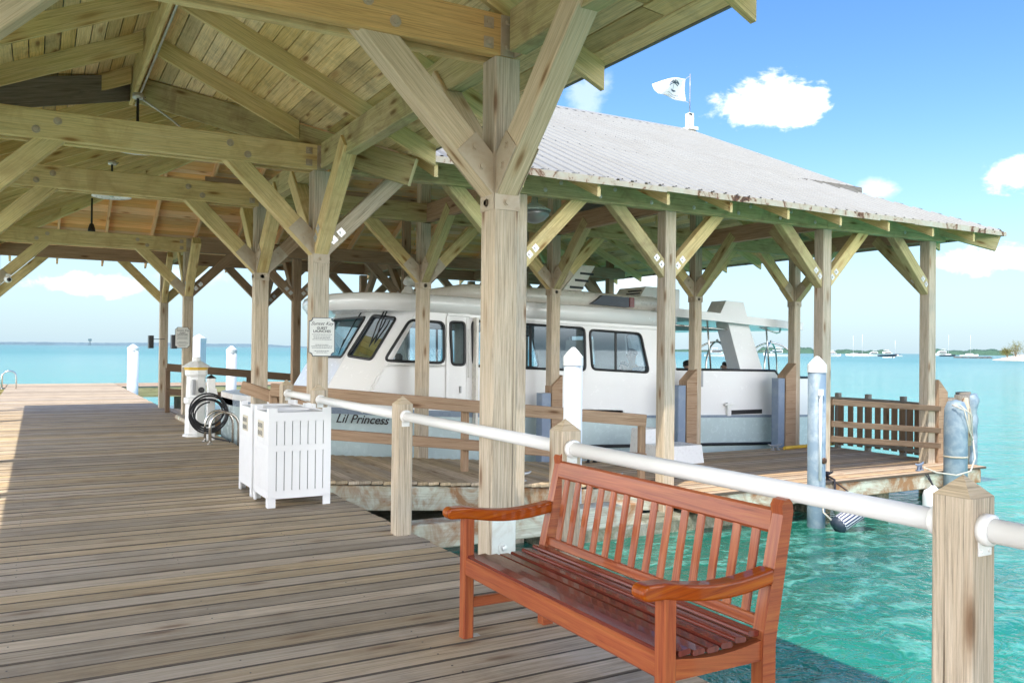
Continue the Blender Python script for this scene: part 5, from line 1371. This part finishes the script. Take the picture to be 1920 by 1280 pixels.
m_ = MB(); m_.box(12.70, 12.80, NY-.06, NY+.0, .2, .48); m_.box(12.63, 12.87, NY-.08, NY, .42, .46); m_.build('fitting', M['white'], boat)
m_ = MB(); m_.box(11.9, 12.02, NY-.05, NY+.0, .82, 1.15); m_.build('hinge_plate', M['greymetal'], boat)
# interior
m_ = MB(); m_.box(4.9, 15.2, NY+.1, FY-.1, .0, .05); m_.build('cabin_sole', M['greymetal'], boat)
m_ = MB()
for k in range(6):
    x = 7.2+.68*k
    for y0, y1 in ((13.55, 14.75), (16.05, 17.25)):
        m_.box(x, x+.45, y0, y1, .35, .50, ch=.04); m_.beam((x+.42, (y0+y1)/2, .45), (x+.55, (y0+y1)/2, 1.12), y1-y0, .10, (1, 0, 0), ch=.03)
m_.build('seat_rows', M['seatblue'], boat)
m_ = MB(); m_.prism([(5.15, 13.5, .9), (5.9, 13.5, .9), (5.8, 13.5, 1.28), (5.2, 13.5, 1.32)], (0, 3.8, 0)); m_.box(5.3, 5.6, 13.85, 14.2, 1.28, 1.46, ch=.04); m_.build('dashboard', M['black'], boat)
m_ = MB(); m_.beam((6.72, 13.6, .05), (6.72, 13.6, 2.1), .9, .05, (1, 0, 0)); m_.beam((6.72, 16.9, .05), (6.72, 16.9, 2.1), .9, .05, (1, 0, 0)); m_.box(9.3, 9.36, 13.4, 14.3, .05, 1.75); m_.build('bulkhead', M['gelcream'], boat)

# luggage carts with chrome arches on the aft deck
def luggage_cart(x, y, z, label, a):
    t = thing('luggage_cart', label, 'luggage cart', (x, y, z), 'chrome arched luggage carts')
    for s_ in (-1, 1):
        m_ = MB(); pts = []
        d = V((math.cos(a), math.sin(a), 0)); e = V((-d.y, d.x, 0))
        for k in range(25):
            th = math.pi*k/24; hh = .9
            pts.append(V((x, y, z+.25))+d*(.56*math.cos(th))+e*(.26*math.cos(th)*s_)+V((0, 0, hh+.56*math.sin(th))))
        pts = [pts[0]-V((0, 0, .9))]+pts+[pts[-1]-V((0, 0, .9))]
        m_.tube(pts, .02, 8); m_.build('hoop', M['chrome'], t)
    m_ = MB(); c = V((x, y, z)); m_.tube([c-d*.4+V((0, 0, 1.52)), c+d*.4+V((0, 0, 1.52))], .012, 6); m_.ball(c+V((0, 0, 1.74)), .03); m_.build('hanging_bar', M['chrome'], t)
    m_ = MB(); m_.box(x-.56, x+.56, y-.3, y+.3, z+.18, z+.25, ch=.03); m_.build('platform', M['seatblue'], t)
    for dx in (-.42, .42):
        for dy in (-.22, .22):
            m_ = MB(); m_.lathe([(.0, -.02), (.09, -.02), (.09, .02), (0, .02)], (x+dx, y+dy, z+.09), 14, (0, 1, 0)); m_.build('wheel', M['black'], t)
luggage_cart(13.05, 13.95, .055, 'arched chrome luggage cart on the aft deck beside the slanted arch leg', 0)
luggage_cart(14.85, 14.1, .055, 'arched chrome luggage cart at the stern right of the slanted arch leg', .1)

# ------------------------------------------------------------------ people aboard
def person_seated(x, y, z, label, shirt, face=0., s=1., group=None):
    p = thing('person', label, 'person', (x, y, z), group)
    ca, sa = math.cos(face), math.sin(face)
    def P(fw, lf, up): return V((fw*s*ca-lf*s*sa, fw*s*sa+lf*s*ca, up*s))
    def skin(name, nodes, edges, mat, parent):
        me = bpy.data.meshes.new(name); me.from_pydata([tuple(P(*q[:3])) for q in nodes], edges, [])
        o = bpy.data.objects.new(name, me); COL.objects.link(o); o.parent = parent
        sk = o.modifiers.new('skin', 'SKIN'); sk.use_smooth_shade = True
        for v_, q in zip(me.skin_vertices[0].data, nodes):
            r_ = q[3]*s; v_.radius = (r_, (q[4] if len(q) > 4 else q[3])*s)
        me.skin_vertices[0].data[0].use_root = True
        sb = o.modifiers.new('sub', 'SUBSURF'); sb.levels = 1; sb.render_levels = 2
        me.materials.append(mat); return o
    N = [(0, 0, .52, .15), (0, 0, .75, .13), (0, 0, .95, .15), (.0, 0, 1.03, .10), (.01, 0, 1.10, .055), (.02, 0, 1.17, .075), (.025, 0, 1.26, .10), (.02, 0, 1.34, .085)]
    E_ = [(i, i+1) for i in range(7)]
    for sd_ in (-1, 1):
        b = len(N); N += [(0, .19*sd_, 1.00, .06), (.03, .25*sd_, .74, .046), (.24, .22*sd_, .64, .036), (.31, .20*sd_, .63, .034)]
        E_ += [(3, b), (b, b+1), (b+1, b+2), (b+2, b+3)]
        for k in range(5):
            c = len(N); dy = (.018*(k-1.5))*sd_ if k < 4 else -.045*sd_; L = (.07, .085, .08, .06, .05)[k]
            N += [(.33 if k < 4 else .30, .20*sd_+dy, .625, .009), (.33+L*.6, .20*sd_+dy*1.2, .615, .0085), (.33+L*.9, .20*sd_+dy*1.2, .59, .008)]
            E_ += [(b+3, c), (c, c+1), (c+1, c+2)]
        b = len(N); N += [(.10, .10*sd_, .50, .09), (.46, .11*sd_, .52, .065), (.47, .11*sd_, .10, .045), (.60, .11*sd_, .04, .04)]
        E_ += [(0, b), (b, b+1), (b+1, b+2), (b+2, b+3)]
    body = skin('body', N, E_, M['skin'], p)
    SN = [(0, 0, .50, .165), (0, 0, .75, .148), (0, 0, .95, .165), (0, 0, 1.04, .085)]; SE = [(0, 1), (1, 2), (2, 3)]
    for sd_ in (-1, 1):
        b = len(SN); SN += [(0, .20*sd_, .99, .078), (.02, .245*sd_, .80, .066)]; SE += [(2, b), (b, b+1)]
    skin('shirt', SN, SE, shirt, p)
    skin('hair', [(.0, 0, 1.25, .095), (.0, 0, 1.34, .115), (-.03, 0, 1.39, .085)], [(0, 1), (1, 2)], M['hair'], p)
    TN = []; TE = []
    TN = [(0, 0, .50, .16)]
    for sd_ in (-1, 1):
        b = len(TN); TN += [(.12, .10*sd_, .50, .10), (.45, .11*sd_, .52, .078), (.47, .11*sd_, .25, .06)]; TE += [(0, b), (b, b+1), (b+1, b+2)]
    skin('trousers', TN, TE, M['seatblue'], p)
    m_ = MB(); o_ = V((x, y, z))
    for sd_ in (-1, 1): m_.ball(o_+P(.108, .038*sd_, 1.285), .014*s, n=8, m=6)
    m_.build('eyes', M['black'], body)
    m_ = MB(); m_.ball(o_+P(.125, 0, 1.25), .020*s, (1, .8, 1.3), 8, 6)
    for sd_ in (-1, 1): m_.ball(o_+P(.01, .102*sd_, 1.26), .028*s, (.5, .4, 1.1), 8, 6)
    m_.build('nose_and_ears', M['skin'], body)
    m_ = MB(); m_.beam(o_+P(.112, -.025, 1.205), o_+P(.112, .025, 1.205), .012*s, .010*s); m_.build('mouth', M['shirt'] if False else plain('lips', (.30, .11, .09), .5), body)
    return p
person_seated(12.67, 14.5, .05, 'dark haired person seated in the launch behind the side door, only the head showing', M['shirtw'], .4, .93)
person_seated(14.30, 15.0, .05, 'dark haired person seated between the chrome luggage carts, only the head showing', M['shirtw'], 2.6, .90)
person_seated(10.95, 14.25, .08, 'taller blue shirted person seated inside the last cabin window', M['shirt'], math.pi, 1.08)
person_seated(10.52, 13.95, .08, 'smaller blue shirted person sitting low in the last cabin window', M['shirt'], math.pi, .90)

# ------------------------------------------------------------------ boats at anchor
def sailboat(x, y, L, mh, label, hullm, a=0., cabin=True, masts=1):
    t = thing('sailboat', label, 'sailboat', (x, y, -1), 'sailboats at anchor')
    d = V((math.cos(a), math.sin(a), 0)); e = V((-d.y, d.x, 0)); o = V((x, y, -1))
    m_ = MB(); secs = [(-.5, .55, .95, .0), (-.3, .9, 1.0, -.25), (0, 1.0, 1.05, -.3), (.3, .7, 1.2, -.25), (.5, .04, 1.4, .3)]
    B = L*.15; P = []
    for u, wv, zt_, zb_ in secs: P.append([o+d*u*L+e*B*wv+V((0, 0, zt_*L/11)), o+d*u*L+e*B*wv*.7+V((0, 0, zb_)), o+d*u*L-e*B*wv*.7+V((0, 0, zb_)), o+d*u*L-e*B*wv+V((0, 0, zt_*L/11))])
    for p, q in zip(P, P[1:]):
        for i in range(4): m_.quad(p[i], q[i], q[(i+1) % 4], p[(i+1) % 4])
    m_.quad(*P[0]); m_.build('hull', hullm, t)
    m_ = MB(); c = o+d*L*.02+V((0, 0, L*.12)); m_.beam(c-d*L*.2, c+d*L*.16, B*1.1, L*.07, ch=.1); m_.build('cabin', M['seaboat'], t)
    m_ = MB(); q = o+d*L*.06; m_.tube([q+V((0, 0, .5)), q+V((0, 0, mh))], .16, 6); m_.build('mast', M['mast'], t)
    m_ = MB(); m_.tube([q+V((0, 0, L*.2)), q-d*L*.42+V((0, 0, L*.19))], .20, 6); m_.build('boom', M['seadark'], t)
    return t
def cruiser(x, y, L, label, a=0., dark=False):
    t = thing('motor_cruiser', label, 'motor boat', (x, y, -1), 'motor boats at anchor')
    d = V((math.cos(a), math.sin(a), 0)); e = V((-d.y, d.x, 0)); o = V((x, y, -1))
    m_ = MB(); B = L*.16; P = []
    for u, wv, zt_, zb_ in [(-.5, .9, .9, 0), (0, 1, 1.1, -.2), (.3, .8, 1.35, -.2), (.5, .05, 1.7, .5)]:
        k = L/11; P.append([o+d*u*L+e*B*wv+V((0, 0, zt_*k)), o+d*u*L+e*B*wv*.7+V((0, 0, zb_)), o+d*u*L-e*B*wv*.7+V((0, 0, zb_)), o+d*u*L-e*B*wv+V((0, 0, zt_*k))])
    for p, q in zip(P, P[1:]):
        for i in range(4): m_.quad(p[i], q[i], q[(i+1) % 4], p[(i+1) % 4])
    m_.quad(*P[0]); m_.build('hull', M['seadark'] if dark else M['seaboat'], t)
    m_ = MB(); c = o+V((0, 0, L*.15)); m_.prism([c-d*L*.25-e*B*.7, c+d*L*.22-e*B*.7, c+d*L*.10-e*B*.6+V((0, 0, L*.12)), c-d*L*.25-e*B*.6+V((0, 0, L*.12))], e*B*1.3); m_.build('cabin', M['seaboat'], t)
    m_ = MB(); c2 = c+V((0, 0, L*.02)); m_.prism([c2-d*L*.22-e*B*.72, c2+d*L*.16-e*B*.72, c2+d*L*.13-e*B*.69+V((0, 0, L*.05)), c2-d*L*.22-e*B*.69+V((0, 0, L*.05))], e*B*1.4); m_.build('window_band', M['darkmetal'], t)
    m_ = MB(); c3 = c+V((0, 0, L*.12)); m_.beam(c3-d*L*.2+V((0, 0, L*.08)), c3+d*L*.03+V((0, 0, L*.08)), B*1.0, L*.02); 
    for k in (-.18, .0): m_.tube([c3+d*L*k, c3+d*L*k+V((0, 0, L*.08))], .06, 5)
    m_.build('flybridge', M['seaboat'], t); return t
def dinghy(x, y, label, a):
    t = thing('dinghy', label, 'dinghy', (x, y, -1), 'dinghies near the motor yacht')
    d = V((math.cos(a), math.sin(a), 0)); e = V((-d.y, d.x, 0)); o = V((x, y, -.75))
    m_ = MB(); m_.tube([o-d*2+e*.7, o+d*.8+e*.7, o+d*1.7+e*.3+V((0, 0, .2)), o+d*1.9+V((0, 0, .25)), o+d*1.7-e*.3+V((0, 0, .2)), o+d*.8-e*.7, o-d*2-e*.7], .28, 8); m_.build('hull', M['seaboat'], t)
    m_ = MB(); m_.box(x-.3, x+.3, y-.3, y+.3, -.9, -.1, ch=.05); m_.build('console', M['seadark'], t)
cruiser(494, 411, 12, 'white motor cruiser just right of the dock corner post', -.5)
sailboat(615, 489, 15, 17.5, 'white sailboat with the left mast of the anchored pair', M['seaboat'], 2.6)
sailboat(559, 438, 13, 17, 'white sailboat with the taller right mast of the anchored pair', M['seaboat'], -.4)
cruiser(628, 480, 14, 'white motor yacht at the left of the far cluster', 2.5)
cruiser(600, 445, 15, 'motor yacht with a dark hull in the middle of the far cluster', -.5, True)
sailboat(650, 474, 11, 14, 'small sailboat behind the far motor yachts with a thin mast', M['seaboat'], 2.7)
dinghy(409, 304, 'small white dinghy directly below the far dark hulled motor yacht', -.5); dinghy(424, 311, 'small white dinghy nearer the low green island than the other dinghy', .4)
cruiser(1150, 764, 26, 'white motor cruiser before the low green island, right of the last post', 2.6)
sailboat(854, 560, 17, 23, 'dark hulled sailboat anchored right of the last dock post', M['seadark'], -.5)
sailboat(1020, 640, 22, 27, 'white sailboat farthest right, nearest the beach', M['seaboat'], -.6)
cruiser(316, 338, 13, 'white motor boat seen through the launch stern', -.6); cruiser(394, 370, 15, 'white motor boat seen behind the stern luggage cart', 2.5)

# ------------------------------------------------------------------ islands, shore, beach
def ridge(name, azs, dist, h, mat, seed, dep=None, n=90, kind='structure', base=-1.2):
    rr = random.Random(seed); m_ = MB(); a0, a1 = azs; rows_ = []
    ph = [rr.uniform(0, 6.28) for _ in range(6)]
    for i in range(n+1):
        t = i/n; a = rad(a0+(a1-a0)*t); env = min(1, t*9, (1-t)*9)**.6
        hh = h*env*(.80+.12*math.sin(t*9+ph[0])+.07*math.sin(t*31+ph[1])+rr.uniform(-.05, .05))
        dd = dep or dist*.08; row = []
        for k, (q, z_) in enumerate(((0, 0), (.10, .72), (.3, .95), (.55, 1.0), (1, .2))):
            r_ = dist+dd*q; row.append(V((r_*math.sin(a), r_*math.cos(a), base+(hh-base)*z_*(1 if k else 0)+(rr.uniform(-.06, .06)*hh if 0 < k < 4 else 0))))
        rows_.append(row)
    for p, q in zip(rows_, rows_[1:]):
        for k in range(4): m_.quad(p[k], q[k], q[k+1], p[k+1], smooth=False)
    return tag(m_.build(name, mat), kind=kind)
ridge('island', (45.6, 49.3), 2600, 19, M['isle'], 1); ridge('island', (50.2, 53.6), 3000, 15, M['isle'], 2); ridge('island', (55.6, 60.2), 2700, 18, M['isle'], 3)
ridge('island', (36.5, 46.0), 4200, 12, M['isle'], 5)
ridge('far_shore', (-12, 16.5), 4600, 18, M['isle_far'], 4, n=140)
# beach point with scrub, and a low rock breakwater
m_ = MB(); rr = random.Random(5); nA, nB = 40, 10; pts = {}
for i in range(nA+1):
    for j in range(nB+1):
        a = rad(58.9+9.5*i/nA); s_ = j/nB; r_ = 408+110*s_+(-14*(i/nA))
        env = min(1, i/nA*6)
        z = -1.3+(2.6*math.sin(min(1, s_*1.25)*math.pi*.75)+.2*rr.random())*env*(1+.6*i/nA)
        pts[i, j] = len(m_.v); m_.v.append(V((r_*math.sin(a), r_*math.cos(a), z)))
for i in range(nA):
    for j in range(nB): m_.face([pts[i, j], pts[i+1, j], pts[i+1, j+1], pts[i, j+1]][::-1], [(0, 0)]*4, True)
tag(m_.build('beach', M['sand']), kind='structure')
m_ = MB()
for i in range(70):
    a = rad(57.15+1.9*i/70+rr.uniform(-.02, .02)); r_ = 640+rr.uniform(-8, 8); s_ = rr.uniform(.7, 1.5)
    m_.ball((r_*math.sin(a), r_*math.cos(a), -1.0+rr.uniform(-.2, .3)), s_, (1.3, 1, .7), 7, 5)
tag(m_.build('rock_breakwater', M['rock']), 'low dark rock breakwater in the water left of the beach', 'breakwater')
def shrub(az, dist, h, w_, label, seed):
    rr = random.Random(seed); a = rad(az); x, y = dist*math.sin(a), dist*math.cos(a); z = .6
    t = thing('beach_shrub', label, 'shrub', (x, y, z), 'scrub on the beach point')
    m_ = MB(); tips = []
    for k in range(9):
        th = rr.uniform(0, 6.28); hh = h*rr.uniform(.45, .95); q = V((x+math.cos(th)*w_*.4*rr.random(), y+math.sin(th)*w_*.4*rr.random(), z+hh))
        m_.tube([(x, y, z-.3), V((x, y, z)).lerp(q, .5)+V((rr.uniform(-.2, .2), rr.uniform(-.2, .2), 0)), q], .06, 5, rs=[.12, .07, .03]); tips.append(q)
    m_.build('stem', M['bark'], t)
    m_ = MB()
    for k in range(900):
        q = rr.choice(tips); c = q+V((rr.gauss(0, w_*.22), rr.gauss(0, w_*.22), rr.gauss(-.1*h, h*.17)))
        if c.z < z: continue
        d1 = V((rr.uniform(-1, 1), rr.uniform(-1, 1), rr.uniform(-.2, 1.2))).normalized()*rr.uniform(.25, .6); d2 = d1.cross(V((rr.uniform(-1, 1), rr.uniform(-1, 1), rr.uniform(-1, 1)))).normalized()*.14
        n = len(m_.v); m_.v += [c-d2, c+d1*.5-d2*.2, c+d1, c+d2]; m_.face([n, n+1, n+2, n+3], [(0, 0)]*4)
    m_.build('foliage', M['leafy'], t)
shrub(60.25, 445, 6.5, 6, 'olive scrub bush at the right edge of the beach point', 1); shrub(59.85, 440, 3.5, 4, 'low sparse olive bush at the left end of the beach', 2); shrub(61.2, 450, 9, 8, 'taller scrub bush on the beach, farthest right', 3)
# channel marker on the horizon
t = thing('channel_marker', 'tiny channel marker tower on the left horizon', 'marker', (210, 4300, -1)); m_ = MB()
for dx in (-4, 4):
    for dy in (-4, 4): m_.tube([(210+dx, 4300+dy, -1), (210+dx*.4, 4300+dy*.4, 20)], .9, 5)
m_.build('legs', M['isle_far'], t); m_ = MB(); m_.box(203, 217, 4293, 4307, 20, 30); m_.build('daymark', M['isle_far'], t)
